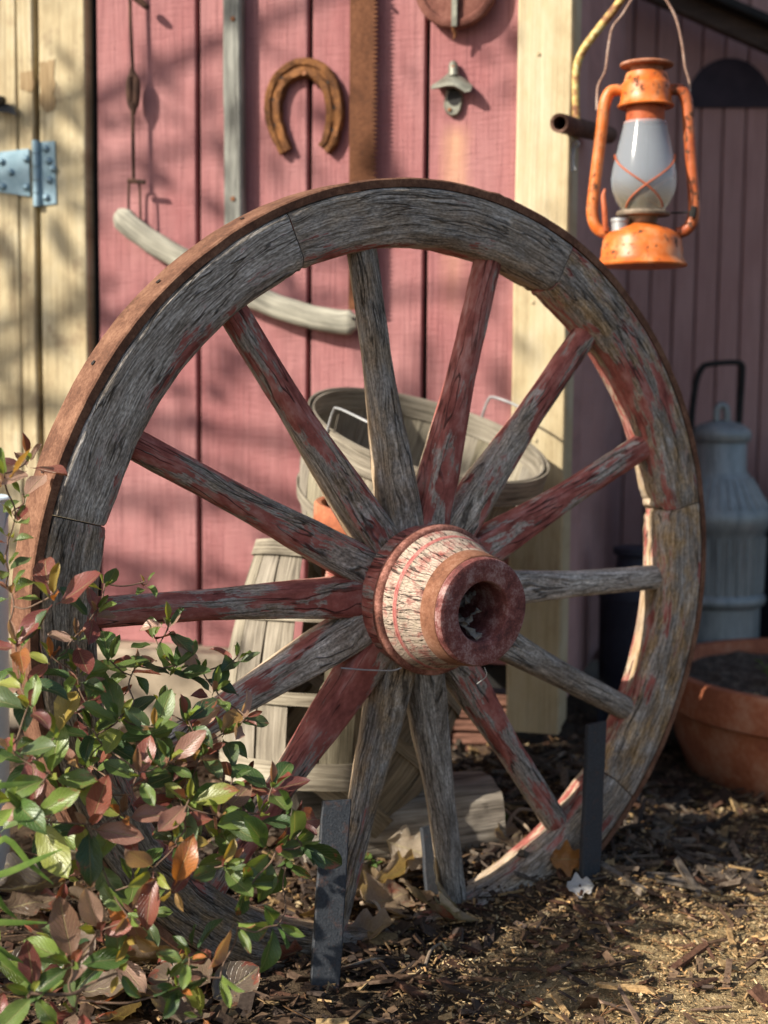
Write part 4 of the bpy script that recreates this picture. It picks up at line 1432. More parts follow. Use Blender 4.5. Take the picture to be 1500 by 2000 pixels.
pt = at(1640, 1308, 2.70)
pt_z = gz(pt.x, pt.y)
pot = thing("clay_planter", "wide terracotta planter bowl of dark soil at the right edge", "planter", Matrix.Translation((pt.x, pt.y, pt_z - .01)))
ph_ = pt.z - pt_z + .01
g = Geo()
lathe(g, [(r_ * 1.10, h_) for r_, h_ in [(.001, 0), (.245, .0), (.252, .006), (.276, ph_ * .35), (.286, ph_ - .072), (.294, ph_ - .071), (.302, ph_ - .066), (.306, ph_ - .008), (.302, ph_), (.284, ph_), (.279, ph_ - .012), (.276, ph_ - .06)]], 72, wob=.006)
g.build("bowl", M_TERRA, pot, angle=40)
P = []
for i in range(20):
    r_ = .305 * i / 19
    P.append([(r_ * math.cos(2 * math.pi * j / 40), r_ * math.sin(2 * math.pi * j / 40), ph_ - .024 + .016 * noise.noise((r_ * math.cos(2 * math.pi * j / 40) * 18, r_ * math.sin(2 * math.pi * j / 40) * 18, 4)) + .012 * noise.noise((r_ * math.cos(2 * math.pi * j / 40) * 55, r_ * math.sin(2 * math.pi * j / 40) * 55, 9))) for j in range(40)])
g = Geo(); g.surf(P, list(np.linspace(0, 1, 20)), list(np.linspace(0, 1, 41)), cv=True, flip=True); soil = g.build("soil", M_SOIL, pot)

tp = Vector((1.03, 3.22, gz(1.03, 3.2)))
P = []
for i in range(22):
    row = []
    for j in range(28):
        a = 2 * math.pi * j / 28; f = i / 21
        r_ = .17 * math.sin(math.pi * (.02 + .5 * f)) ** .7
        z = .62 * math.cos(math.pi * .5 * f) ** .8
        d = 1 + .22 * noise.noise((math.cos(a) * 2.2, math.sin(a) * 2.2, z * 5))
        row.append((r_ * d * math.cos(a), r_ * d * math.sin(a), z))
    P.append(row)
g = Geo(); g.surf(P, list(np.linspace(0, 1, 22)), list(np.linspace(0, 1, 29)), cv=True, flip=True)
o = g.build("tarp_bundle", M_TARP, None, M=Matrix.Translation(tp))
tag(o, "dark blue tarp bundle in the shadow right of the milk can", "tarp")

# pale blue pail glimpsed behind the shrub
pp = at(-74, 1100, 1.98)
pail = thing("pail", "pale blue enamel pail glimpsed at the left edge behind the shrub", "pail", Matrix.Translation((pp.x, pp.y, gz(pp.x, pp.y))))
hz_ = at(-28, 972, 1.98).z - gz(pp.x, pp.y)
g = Geo(); lathe(g, [(.001, 0), (.050, 0), (.054, .004), (.064, hz_ - .004), (.068, hz_), (.064, hz_ + .002), (.058, .01), (.001, .008)], 36); g.build("pail_body", M_BLUE, pail)
g = Geo(); tube(g, [(-.066, 0, hz_ - .02), (-.05, -.03, hz_ - .07), (0, -.07, hz_ - .10), (.05, -.03, hz_ - .07), (.066, 0, hz_ - .02)], .002, 6, seg=30); g.build("pail_handle", M_WIRE, pail)

# ------------------------------------------------------------------ log and boards behind the wheel
lgA, lgB = ground_pt(575, 1690), ground_pt(965, 1650)
lgA.y += .05; lgB.y += .06
def log(A, B, r0, r1, name, label, mat, flat=True, seed=0, col=(1, 1, 1, 1)):
    d = (B - A); L = d.length; d.normalize()
    y = Vector((0, 0, 1)).cross(d).normalized(); z = d.cross(y)
    rings = []
    NB = 28
    for i in range(40):
        s_ = i / 39
        ring = []
        for j in range(NB):
            a = 2 * math.pi * j / NB
            rr_ = (r0 + (r1 - r0) * s_) * (1 + .10 * noise.noise((s_ * 4 + seed, math.cos(a) * 1.4, math.sin(a) * 1.4)) + .07 * noise.noise((s_ * 6, math.cos(a) * 5 + seed, math.sin(a) * 5)))
            h = math.sin(a)
            if flat and h > .55: h = .55 + (h - .55) * .25
            ring.append(tuple(d * (L * s_) + y * (rr_ * 1.05 * math.cos(a)) + z * (rr_ * h)))
        rings.append(ring)
    g = Geo(); sweep(g, rings, [2 * math.pi * r0 * k / NB for k in range(NB + 1)])
    o = g.build(name, mat, None, M=Matrix.Translation(A + Vector((0, 0, r0 * .45))), angle=50, color=col)
    return tag(o, label, "log")
log(lgA, lgB, .085, .075, "split_log", "sun bleached split log lying behind the bottom spokes", M_LOG, seed=3)

cr_ = thing("board_stack", "small stack of dull red brown boards under the corner post", "boards", rot_to(Vector((*ground_pt(905, 1500).xy, gz(*ground_pt(905, 1500).xy))) + Vector((0, .14, 0)), (0, 0, 1), (1, -.1, 0)))
for k in range(5):
    g = Geo(); board(g, -.12 + rng.uniform(-.02, .02), .10 + rng.uniform(-.02, .02), -.045, .045, k * .023, k * .023 + .019, bev=.002, nz=8, amp=.002, sc=12, seed=k, axis='X')
    g.build("plank", M_LOG, cr_, color=(.75, .42, .36, 1))

# ------------------------------------------------------------------ shrub
leaf_meshes = []
def leaf_mesh(L, Wd, cup, curl, twist, seed, nm="leaf"):
    r = random.Random(seed)
    g = Geo()
    NU, NV = 10, 6
    P = []
    for i in range(NU + 1):
        s_ = i / NU
        w = Wd * (math.sin(math.pi * min(1, s_ ** 1.25)) ** .75) * (1 if s_ < 1 else 0) if s_ > .10 else Wd * .045
        w = max(w, .0007)
        row = []
        for j in range(NV + 1):
            v = (j / NV - .5) * 2
            x = L * s_ - curl * L * .25 * s_ * s_ * s_
            z = -curl * L * s_ * s_ * .5 + cup * w * abs(v) ** 1.4 + .035 * L * math.sin(s_ * 9 + seed) * v * abs(v) * (1 if s_ > .12 else 0)
            ser = 1 + (.05 if (i % 2 and abs(v) > .9) else 0)
            y = w * v * ser
            ang = twist * s_
            row.append((x, y * math.cos(ang) - z * math.sin(ang) * .3, z + y * math.sin(ang)))
        P.append(row)
    g.surf(P, [i / NU for i in range(NU + 1)], [j / NV for j in range(NV + 1)])
    return g
leaf_specs = [(1, .19, .5, .25, .15, 1), (1, .22, .35, .1, -.25, 2), (1, .17, .7, .55, .35, 3), (1, .23, .3, -.2, .15, 4), (1, .20, .6, .8, -.45, 5), (1, .15, .8, .1, .2, 6)]
for q in leaf_specs:
    leaf_meshes.append(leaf_mesh(*q).build("leaf", M_LEAF, link=False, angle=0))

def lin(r, g_, b): 
    f = lambda c: ((c / 255 + .055) / 1.055) ** 2.4 if c > 10 else c / 255 / 12.92
    return (f(r), f(g_), f(b))
GREENS = [(.058, .115, .030), (.078, .145, .036), (.044, .088, .032), (.125, .19, .046), (.095, .145, .052)]
LIME = [(.18, .26, .055), (.27, .30, .06), (.14, .21, .045)]
REDS = [(.26, .085, .060), (.38, .19, .14), (.20, .055, .046), (.46, .29, .22), (.13, .038, .034), (.24, .135, .09)]
ORNG = [(.42, .15, .04), (.38, .22, .07), (.36, .26, .06)]

shrub = thing("shrub", "leafy low shrub with green and reddening leaves at the wheel's left foot", "shrub", Matrix.Translation((-.42, 1.56, 0)))
SO = Vector((-.42, 1.56, 0))
leaf_jobs = []      # (size in picture, matrix, mesh index, colour)
def rosette(tip, d, n, size, mixw, seed, spread=1.0):
    r = random.Random(seed)
    d = Vector(d).normalized()
    x = d.cross(Vector((.3, .2, 1))).normalized(); y = d.cross(x)
    a0 = r.uniform(0, 6.28)
    n = max(3, int(round(n * .82)))
    for k in range(n):
        inner = k < n * .35
        a = a0 + k * 2.4 + r.uniform(-.25, .25)
        el = R(r.uniform(50, 75)) if inner else R(r.uniform(-8, 42)) 
        el *= spread
        rad = x * math.cos(a) + y * math.sin(a)
        X = (rad * math.cos(el) + d * math.sin(el)).normalized()
        Z = (d * math.cos(el) - rad * math.sin(el)).normalized()
        X = (X + Vector((0, 0, r.uniform(-.18, .05)))).normalized()
        Z = (Z - X * Z.dot(X)).normalized()
        Y = Z.cross(X)
        L = size * 1.28 * (r.uniform(.42, .62) if inner else r.uniform(.62, 1.15))
        b = tip - d * (.002 + .0022 * k) + rad * .002
        M = axes(b - SO, X * L, Y * L, Z * L)
        p = r.random()
        gw, lw, rw = mixw
        if inner and p < .5 and lw > 0: c = r.choice(LIME)
        elif p < gw: c = r.choice(GREENS)
        elif p < gw + lw: c = r.choice(LIME)
        elif p < gw + lw + rw: c = r.choice(REDS)
        else: c = r.choice(ORNG)
        f = r.uniform(.8, 1.25)
        mi = 5 if inner else r.randrange(5)
        leaf_jobs.append((L, M, mi, (c[0] * f, c[1] * f, c[2] * f, 1)))

def stem(base, tip, name="branch", r0=.0032, r1=.0013, sag=.03, seed=0):
    r = random.Random(seed)
    base, tip = Vector(base), Vector(tip)
    m1 = base.lerp(tip, .35) + Vector((r.uniform(-.02, .02), r.uniform(-.02, .02), sag))
    m2 = base.lerp(tip, .7) + Vector((r.uniform(-.015, .015), r.uniform(-.015, .015), sag * .6))
    g = Geo()
    tube(g, [base - SO, m1 - SO, m2 - SO, tip - SO], [r0, (r0 + r1) / 2, r1], 6, seg=16)
    g.build(name, M_STEM, shrub)

RED, MIX, GRN, LIM = (.05, .05, .85), (.30, .14, .50), (.66, .18, .14), (.50, .34, .13)
ROS = [  # px, py, depth, leaf length m, count, mix, toward (x right, up, toward camera)
 (56, 895, 1.50, .042, 8, RED, (.2, 1, .5)), (8, 925, 1.46, .044, 6, RED, (-.3, 1, .4)), (45, 965, 1.52, .032, 5, GRN, (.1, .8, .6)), (15, 1045, 1.50, .030, 6, LIM, (0, 1, .5)),
 (100, 1165, 1.47, .050, 7, RED, (-.1, .9, .7)), (190, 1190, 1.52, .036, 8, MIX, (.5, .8, .5)), (205, 1140, 1.60, .026, 5, LIM, (.2, 1, .3)), (285, 1135, 1.62, .022, 6, LIM, (0, 1, .4)),
 (20, 1150, 1.50, .034, 7, GRN, (-.1, 1, .4)), (12, 1100, 1.47, .034, 7, GRN, (.1, 1, .5)), (30, 1010, 1.48, .030, 5, GRN, (.2, 1, .5)), (150, 1240, 1.50, .034, 7, MIX, (.2, 1, .6)), (30, 1250, 1.46, .036, 8, GRN, (-.2, 1, .5)), (100, 1280, 1.50, .034, 7, MIX, (.1, 1, .5)), (40, 1330, 1.45, .036, 8, LIM, (-.2, .9, .6)),
 (150, 1310, 1.50, .036, 8, GRN, (.1, 1, .5)), (215, 1290, 1.54, .042, 7, GRN, (.3, 1, .5)), (265, 1300, 1.56, .040, 6, MIX, (.5, .9, .4)), (330, 1215, 1.60, .036, 7, GRN, (.2, 1, .4)),
 (300, 1240, 1.62, .030, 6, LIM, (.1, 1, .4)), (340, 1300, 1.58, .040, 8, GRN, (.2, 1, .6)), (395, 1310, 1.60, .034, 7, GRN, (.3, 1, .5)), (465, 1280, 1.64, .032, 7, GRN, (.3, 1, .4)),
 (420, 1345, 1.58, .036, 8, GRN, (.4, .9, .5)), (480, 1400, 1.56, .034, 7, MIX, (.8, .5, .4)), (110, 1435, 1.44, .048, 4, (.0, .1, .6), (0, 1, .8)), (95, 1510, 1.42, .042, 9, LIM, (0, .8, .9)),
 (20, 1460, 1.42, .040, 8, GRN, (-.2, .9, .6)), (55, 1380, 1.42, .042, 6, MIX, (-.1, 1, .6)), (180, 1420, 1.50, .038, 8, GRN, (0, 1, .6)), (235, 1400, 1.50, .040, 8, GRN, (.1, .9, .7)),
 (300, 1420, 1.50, .036, 9, LIM, (.1, .9, .8)), (365, 1400, 1.53, .038, 8, GRN, (.3, .9, .6)), (330, 1480, 1.48, .036, 8, MIX, (.2, .9, .7)), (270, 1510, 1.46, .038, 9, MIX, (0, .9, .8)),
 (400, 1470, 1.52, .036, 8, GRN, (.4, .9, .6)), (440, 1430, 1.55, .036, 8, GRN, (.5, .9, .5)), (455, 1520, 1.50, .036, 8, GRN, (.5, .8, .6)), (535, 1530, 1.50, .040, 8, (.45, .25, .28), (.3, 1, .5)),
 (510, 1590, 1.48, .036, 9, LIM, (.5, .8, .6)), (575, 1600, 1.49, .042, 6, MIX, (.9, .4, .5)), (590, 1650, 1.48, .046, 7, (1, 0, 0), (.9, -.1, .6)), (540, 1660, 1.46, .042, 8, GRN, (.6, .3, .7)),
 (430, 1590, 1.46, .038, 9, MIX, (.3, .8, .7)), (370, 1560, 1.46, .040, 8, GRN, (.2, .8, .8)), (345, 1640, 1.44, .034, 7, (.2, .1, .3), (.1, .6, .9)), (240, 1590, 1.44, .044, 9, MIX, (0, .8, .9)),
 (170, 1610, 1.42, .044, 8, MIX, (0, .6, .9)), (60, 1590, 1.40, .048, 8, MIX, (-.2, .6, .9)), (20, 1560, 1.40, .044, 7, GRN, (-.3, .7, .8)), (440, 1690, 1.44, .040, 8, GRN, (.5, .5, .8)),
 (490, 1730, 1.44, .044, 6, GRN, (.6, -.1, .8)), (300, 1700, 1.41, .050, 5, RED, (.1, .1, 1)), (340, 1740, 1.40, .044, 3, (0, .1, .1), (.2, -.3, 1)), (250, 1790, 1.40, .044, 6, RED, (.1, .0, 1)),
 (140, 1880, 1.38, .044, 9, LIM, (0, .6, .9)), (190, 1820, 1.40, .042, 7, MIX, (0, .5, .9)), (370, 1870, 1.41, .026, 6, LIM, (.3, .8, .6)), (430, 1910, 1.42, .050, 4, GRN, (.5, -.6, .7)),
 (350, 1930, 1.41, .030, 6, (.3, .2, .2), (.3, .6, .8)), (465, 1810, 1.43, .042, 5, GRN, (.5, -.3, .8)), (60, 1940, 1.37, .044, 6, MIX, (-.2, .5, .9)), (230, 1900, 1.40, .040, 6, MIX, (0, .2, 1)),
]
nodes = []                   # (point, radius) along every branch built so far
def grow(tip, seed):
    """a twig from the nearest older wood (or the crown of the roots) out to a leaf rosette"""
    r = random.Random(seed)
    best, bd_ = None, 1e9
    for p, rad in nodes:
        if p.z > tip.z - .004 and (p - tip).length > .05: continue
        d = (p - tip).length + .35 * max(0, p.y - tip.y)
        if d < bd_: best, bd_ = (p, rad), d
    root = Vector((-.50 + r.uniform(-.07, .22), 1.57 + r.uniform(-.03, .07), 0)); root.z = gz(root.x, root.y) - .01
    if best is None or bd_ > .17:
        st, r0 = root, .0036
    else:
        st, r0 = best[0], best[1] * .8
    d = tip - st
    side = Vector((r.uniform(-1, 1), r.uniform(-.6, .6), r.uniform(-.2, .6))) * d.length * .12
    m1 = st + d * .35 + side + Vector((0, 0, -.10 * d.length))
    m2 = st + d * .72 - side * .4 + Vector((0, 0, -.06 * d.length))
    r1 = max(.0009, r0 * .55)
    g = Geo()
    tube(g, [st - SO, m1 - SO, m2 - SO, tip - SO], [r0, (r0 + r1) / 2, r1], 6, seg=14)
    g.build("branch", M_STEM, shrub)
    for q in catmull([st, m1, m2, tip], 7)[2:]:
        nodes.append((q, max(.0011, r0 * .75)))
jobs = []
for i, (px, py, d, size, n, mw, dr) in enumerate(ROS):
    jobs.append((at(px, py, d), Vector((dr[0], -dr[2], dr[1])), size, n, mw, i, py))
jobs.sort(key=lambda q: (q[0] - Vector((-.42, 1.55, 0))).length)
for tip, dv, size, n, mw, i, py in jobs:
    rosette(tip, dv, n, size, mw, 900 + i)
    grow(tip, i)
    if i % 2 and py > 1250:
        t2 = tip + Vector((rng.uniform(-.05, .03), rng.uniform(.0, .04), -rng.uniform(.03, .06)))
        if t2.z > .03:
            rosette(t2, dv + Vector((rng.uniform(-.8, .8), -.2, -.1)), 5, size * .95, mw if mw != RED else GRN, 1900 + i)
            grow(t2, 400 + i)
n_front = len(leaf_jobs)
# leaves along the way and deeper inside
rj = random.Random(33)
for i in range(26):
    px, py = rj.uniform(-90, 520), rj.uniform(1300, 1960)
    if px > 150 + (py - 1230) * .75 + 130: continue
    tip = at(px, py, rj.uniform(1.46, 1.62))
    if tip.z < .03: tip.z = .03 + rj.random() * .04
    rosette(tip, (rj.uniform(-.5, .6), rj.uniform(-1, .2), rj.uniform(.4, 1)), rj.randint(5, 8), rj.uniform(.030, .044), MIX if rj.random() < .35 else GRN, 3000 + i)
for i in range(16):      # the part of the bush beyond the left edge of the picture
    p = Vector((rj.uniform(-.95, -.42), rj.uniform(1.15, 1.6), rj.uniform(.04, .22)))
    rosette(p, (rj.uniform(-.5, .6), rj.uniform(-1, .2), rj.uniform(.4, 1)), rj.randint(5, 8), rj.uniform(.034, .046), MIX if rj.random() < .3 else GRN, 5000 + i)
order = sorted(range(n_front), key=lambda i: -leaf_jobs[i][0])
singles = set(order[:300])
rest = []
for i, (L, M, mi, c) in enumerate(leaf_jobs):
    if i in singles:
        obj("leaf", leaf_meshes[mi], shrub, M, c)
    else:
        rest.append((M, mi, c))
# remaining leaves joined
lv = []
for me in leaf_meshes:
    v = np.empty(len(me.vertices) * 3); me.vertices.foreach_get("co", v)
    uv = np.empty(len(me.loops) * 2); me.uv_layers[0].data.foreach_get("uv", uv)
    lv.append((v.reshape(-1, 3), [list(p.vertices) for p in me.polygons], uv.reshape(-1, 2)))
V_, F_, U_, C_ = [], [], [], []
o_ = 0
for M, mi, c in rest:
    v, f, uv = lv[mi]
    A = np.array(M)
    V_.append(v @ A[:3, :3].T + A[:3, 3]); F_ += [[i + o_ for i in q] for q in f]; U_.append(uv); C_.append(np.tile(c, (len(v), 1))); o_ += len(v)
me = bpy.data.meshes.new("foliage")
me.from_pydata(np.concatenate(V_).tolist(), [], F_)
me.uv_layers.new(name="UVMap").data.foreach_set("uv", np.concatenate(U_).astype(np.float32).ravel())
ca = me.color_attributes.new("tint", 'FLOAT_COLOR', 'POINT')
ca.data.foreach_set("color", np.concatenate(C_).astype(np.float32).ravel())
me.polygons.foreach_set("use_smooth", [True] * len(F_))
me.materials.append(M_LEAFB)
o = obj("foliage", me, shrub)
o["kind"] = "stuff"

# ------------------------------------------------------------------ grass blades at the left edge
M_GRASS = mat_simple("grass blade", (.10, .19, .03), (.22, .30, .06), scale=30, rough=.5, bump=.0003)
def blade(pts, w):
    P = catmull(pts, 14)
    rows = []
    for i, p in enumerate(P):
        tg = (P[min(i + 1, 13)] - P[max(i - 1, 0)]).normalized()
        side = tg.cross(Vector((0, -1, .2))).normalized()
        q = w * (1 - (i / 13) ** 3) + .0004
        rows.append([tuple(p - side * q), tuple(p + Vector((0, -.0005, -.0008))), tuple(p + side * q)])
    g = Geo(); g.surf(rows, list(np.linspace(0, 1, 14)), [0, .5, 1])
    return g
gt = thing("grass_tuft", "few long green grass blades poking in at the lower left edge", "grass", Matrix.Translation(at(-60, 1900, 1.36)))
GO = at(-60, 1900, 1.36)
for pts in ([(-60, 1780), (0, 1640), (60, 1690), (104, 1726)], [(-60, 1720), (10, 1705), (70, 1680), (122, 1658)], [(-90, 1810), (-20, 1802), (40, 1802), (92, 1802)],
            [(-60, 1560), (-10, 1537), (30, 1532), (70, 1527)], [(-80, 1820), (-10, 1860), (30, 1895), (62, 1925)], [(-60, 1760), (-20, 1740), (10, 1775), (34, 1795)], [(-60, 1900), (-20, 1850), (20, 1868), (45, 1880)]):
    g = blade([at(x, y, 1.345 + .01 * k) - GO for k, (x, y) in enumerate(pts)], .0030)
    g.build("blade", M_GRASS, gt)

# ------------------------------------------------------------------ mulch chips, needles, dry leaves, twigs
def chips(name, n, region, lmin, lmax, pal, wr, tr, seed, lift=.0, tilt=.35, patch=1.0, keep=None):
    r = np.random.default_rng(seed)
    V_, F_, C_ = [], [], []
    o_ = 0
    cube = np.array([(-1, -1, -1), (1, -1, -1), (1, 1, -1), (-1, 1, -1), (-1, -1, 1), (1, -1, 1), (1, 1, 1), (-1, 1, 1)], float) * .5
    fc = [(0, 3, 2, 1), (4, 5, 6, 7), (0, 1, 5, 4), (1, 2, 6, 5), (2, 3, 7, 6), (3, 0, 4, 7)]
    x0, x1, y0, y1 = region
    for i in range(n):
        x, y = r.uniform(x0, x1), r.uniform(y0, y1)
        if noise.noise((x * 4.1 + seed, y * 4.1, .5)) + .35 * noise.noise((x * 11, y * 11, seed)) < r.uniform(-.75, .25) * patch: continue
        if keep is not None and not keep(x, y, r): continue
        L = lmin * (lmax / lmin) ** (r.random() ** 1.7)
        w = L * r.uniform(*wr); th = max(.0008, L * r.uniform(*tr))
        v = cube * (L, w, th) + r.uniform(-1, 1, (8, 3)) * (L * .10, w * .22, th * .2)
        yaw, pi_, ro = r.uniform(0, 6.283), r.normal(0, tilt), r.normal(0, tilt)
        cy, sy = math.cos(yaw), math.sin(yaw)
        Rm = np.array([[cy, -sy, 0], [sy, cy, 0], [0, 0, 1]]) @ np.array([[math.cos(pi_), 0, math.sin(pi_)], [0, 1, 0], [-math.sin(pi_), 0, math.cos(pi_)]]) @ np.array([[1, 0, 0], [0, math.cos(ro), -math.sin(ro)], [0, math.sin(ro), math.cos(ro)]])
        v = v @ Rm.T + (x, y, gz(x, y) + lift + r.uniform(-.001, .007))
        c = pal[r.integers(len(pal))]
        f = r.uniform(.6, 1.35) * (1.0 if not_gold(x, y, r) else 1.55)  # pieces in the straw patch lightened too, sunlight put into their tint
        V_.append(v); F_ += [[q + o_ for q in ff] for ff in fc]; o_ += 8
        C_.append(np.tile((c[0] * f, c[1] * f, c[2] * f, 1), (8, 1)))
    me = bpy.data.meshes.new(name)
    me.from_pydata(np.concatenate(V_).tolist(), [], F_)
    ca = me.color_attributes.new("tint", 'FLOAT_COLOR', 'POINT')
    ca.data.foreach_set("color", np.concatenate(C_).astype(np.float32).ravel())
    me.materials.append(M_CHIP)
    o = obj(name, me)
    o["kind"] = "stuff"
    return o
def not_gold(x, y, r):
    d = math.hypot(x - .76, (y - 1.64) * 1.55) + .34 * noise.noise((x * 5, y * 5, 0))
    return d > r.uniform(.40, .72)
PAL_D = [(.045, .028, .018), (.075, .045, .028), (.10, .062, .038), (.13, .085, .052), (.055, .040, .032), (.16, .105, .07), (.09, .045, .028)]
PAL_L = [(.42, .29, .14), (.55, .41, .22), (.33, .215, .10), (.46, .36, .21), (.43, .26, .11), (.20, .13, .07)]
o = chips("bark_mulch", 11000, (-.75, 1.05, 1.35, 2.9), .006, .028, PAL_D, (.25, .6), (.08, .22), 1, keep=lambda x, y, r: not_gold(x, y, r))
tag(o, "dark shredded bark mulch spread round the foot of the wheel")
o = chips("bark_shreds", 900, (-.5, 1.0, 1.38, 2.5), .030, .080, PAL_D + PAL_L[2:3], (.06, .14), (.03, .07), 19, lift=.006, tilt=.2)
tag(o, "long thin bark shreds lying across the mulch")
o = chips("mulch_shards", 2200, (-.5, 1.0, 1.40, 2.5), .018, .042, PAL_D + PAL_L[:1], (.28, .6), (.06, .16), 9, lift=.004, keep=not_gold)
tag(o, "larger dark bark shards lying on the mulch")
o = chips("fine_mulch", 20000, (-.5, 1.0, 1.40, 2.45), .0025, .010, PAL_D + PAL_L[2:], (.25, .7), (.15, .35), 2, lift=.002, keep=not_gold)
tag(o, "fine crumbs of bark and grit between the mulch chips")
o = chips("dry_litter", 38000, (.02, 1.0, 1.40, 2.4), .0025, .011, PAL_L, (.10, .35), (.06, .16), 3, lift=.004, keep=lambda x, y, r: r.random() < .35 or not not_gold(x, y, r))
tag(o, "golden dry litter and straw over the sunny ground at the right")
o = chips("pine_needles", 2600, (-.6, 1.0, 1.40, 2.5), .014, .042, [(.20, .11, .05), (.28, .18, .09), (.12, .06, .03)], (.025, .05), (.02, .04), 4, lift=.005, tilt=.22)
tag(o, "thin dry needles strewn over the mulch")

# large dry leaves, each its own thing
M_DRY = mat_leaf("dry leaf")
def dry_leaf(px, py, size, col, label, seed, up=.02, tilt=(0, 0), curl=.9, lobes=True, yaw=None):
    r = random.Random(seed)
    g = Geo()
    NU, NV = 14, 8
    P = []
    for i in range(NU + 1):
        s_ = i / NU
        w = .34 * math.sin(math.pi * min(1, s_ ** .9)) ** .7
        if lobes: w *= 1 + .32 * math.sin(s_ * 15 + seed)
        w = max(w, .006)
        row = []
        for j in range(NV + 1):
            v = (j / NV - .5) * 2
            x = s_ - .5
            z = curl * (.30 * (s_ - .5) ** 2 + .36 * w * v * v) + .07 * noise.noise((s_ * 3 + seed, v * 2, 0)) + .03 * noise.noise((s_ * 9 + seed, v * 6, 2))
            row.append((x * (1 - .12 * curl), w * v, z))
        P.append(row)
    g.surf(P, [i / NU for i in range(NU + 1)], [j / NV for j in range(NV + 1)])
    p = ground_pt(px, py); p.z += up
    M = Matrix.Translation(p) @ Matrix.Rotation(r.uniform(0, 6.28) if yaw is None else yaw, 4, 'Z') @ Matrix.Rotation(tilt[0], 4, 'X') @ Matrix.Rotation(tilt[1], 4, 'Y') @ Matrix.Scale(size, 4)
    o = g.build("dry_leaf", M_DRY, None, M=M, color=(*col, 1), angle=0)
    return tag(o, label, "leaf", "dry leaves fallen on the mulch")
TAN, GREY, BRN = (.36, .265, .18), (.38, .34, .30), (.20, .11, .06)
dry_leaf(860, 1770, .10, (.40, .33, .25), 'pale grey brown leaf standing against the foot of a bottom spoke', 21, .035, (1.1, .3))
dry_leaf(725, 1840, .085, (.30, .22, .15), 'curled brown leaf on the near edge of the leaf pile', 22, .015, (.4, -.4))
dry_leaf(800, 1725, .08, (.42, .34, .25), 'small pale leaf high on the leaf pile, against the log', 23, .05, (.9, .5))
dry_leaf(750, 1790, .115, TAN, "large curled tan leaf right of the nearest iron stake", 1, .022, (.5, .2))
dry_leaf(830, 1800, .11, (.24, .18, .13), "big folded tan leaf lying just left of a bottom spoke's foot", 2, .025, (-.4, .5))
dry_leaf(700, 1760, .10, (.28, .20, .12), "sunlit pale tan leaf under the log, behind the nearest stake", 3, .03, (.7, -.3))
dry_leaf(880, 1815, .085, GREY, "greyish dry leaf against the sunken bottom of the rim", 4, .02, (.6, .5))
dry_leaf(775, 1745, .09, TAN, "dry leaf leaning on the front of the split log", 5, .03, (1.0, .1))
dry_leaf(640, 1800, .10, (.18, .12, .08), "dull brown leaf tucked behind the nearest iron stake", 6, .02, (.5, -.5))
dry_leaf(1105, 1712, .062, (.42, .17, .04), "orange brown leaf propped against the right iron stake", 7, .026, (1.15, .3), lobes=True, yaw=.1)
dry_leaf(1132, 1752, .044, (.62, .60, .58), "small white leaf lying at the foot of the right stake", 8, .016, (.95, .1), curl=.35, yaw=.2)
dry_leaf(1040, 1966, .034, (.40, .16, .09), "little pinkish brown leaf on the mulch at the bottom centre", 9, .004, (.2, .3), curl=.6)
dry_leaf(560, 1890, .055, (.20, .075, .055), "reddish brown leaf at the foot of the nearest stake", 10, .015, (.9, .2))
dry_leaf(60, 1800, .125, (.13, .115, .105), "big grey brown curled leaf among the shrub stems at lower left", 11, .05, (.9, .4), curl=1.2)
dry_leaf(120, 1740, .10, (.15, .13, .11), "grey curled leaf upright under the shrub, behind the grass blades", 12, .06, (1.2, -.2), curl=1.2)
dry_leaf(270, 1960, .085, (.10, .075, .055), "dark brown leaf in shade below the shrub", 13, .012, (.4, .3))
dry_leaf(990, 1660, .07, (.20, .145, .10), "dry leaf in the rim's gap between the log and the right stake", 14, .02, (.7, .2))
dry_leaf(1290, 1640, .045, (.20, .14, .09), "small brown leaf on shaded mulch in front of the planter", 15, .006, (.3, .2), curl=.5)
dry_leaf(940, 1640, .07, (.26, .20, .14), "pale dry leaf behind the spoke right of the log", 16, .02, (.6, .6))
rl = random.Random(77)
V_, F_, U_, C_ = [], [], [], []
o_ = 0
for i in range(30):       # matted dead leaves under the shrub, past telling apart
    lx_, ly_ = rl.uniform(-60, 470), rl.uniform(1790, 2010)
    c = rl.choice([(.13, .10, .08), (.17, .12, .085), (.10, .075, .06), (.20, .15, .11)])
    q = dry_leaf(lx_, ly_, rl.uniform(.06, .10), c, None, 200 + i, rl.uniform(.01, .03), (rl.uniform(-.6, .9), rl.uniform(-.5, .5)), curl=rl.uniform(.6, 1.2), lobes=i % 3 == 0)
    A, me = np.array(q.matrix_basis), q.data
    v = np.empty(len(me.vertices) * 3); me.vertices.foreach_get("co", v)
    uv = np.empty(len(me.loops) * 2); me.uv_layers[0].data.foreach_get("uv", uv)
    V_.append(v.reshape(-1, 3) @ A[:3, :3].T + A[:3, 3]); F_ += [[k + o_ for k in f.vertices] for f in me.polygons]
    U_.append(uv); C_.append(np.tile((*c, 1), (len(v) // 3, 1))); o_ += len(v) // 3
    bpy.data.objects.remove(q); bpy.data.meshes.remove(me)
me = bpy.data.meshes.new("leaf_litter")
me.from_pydata(np.concatenate(V_).tolist(), [], F_)
me.uv_layers.new(name="UVMap").data.foreach_set("uv", np.concatenate(U_).astype(np.float32).ravel())
me.color_attributes.new("tint", 'FLOAT_COLOR', 'POINT').data.foreach_set("color", np.concatenate(C_).astype(np.float32).ravel())
me.polygons.foreach_set("use_smooth", [True] * len(F_))
me.materials.append(M_LEAFB)
tag(obj("leaf_litter", me), "matted dull brown dead leaves under the shrub", kind="stuff")
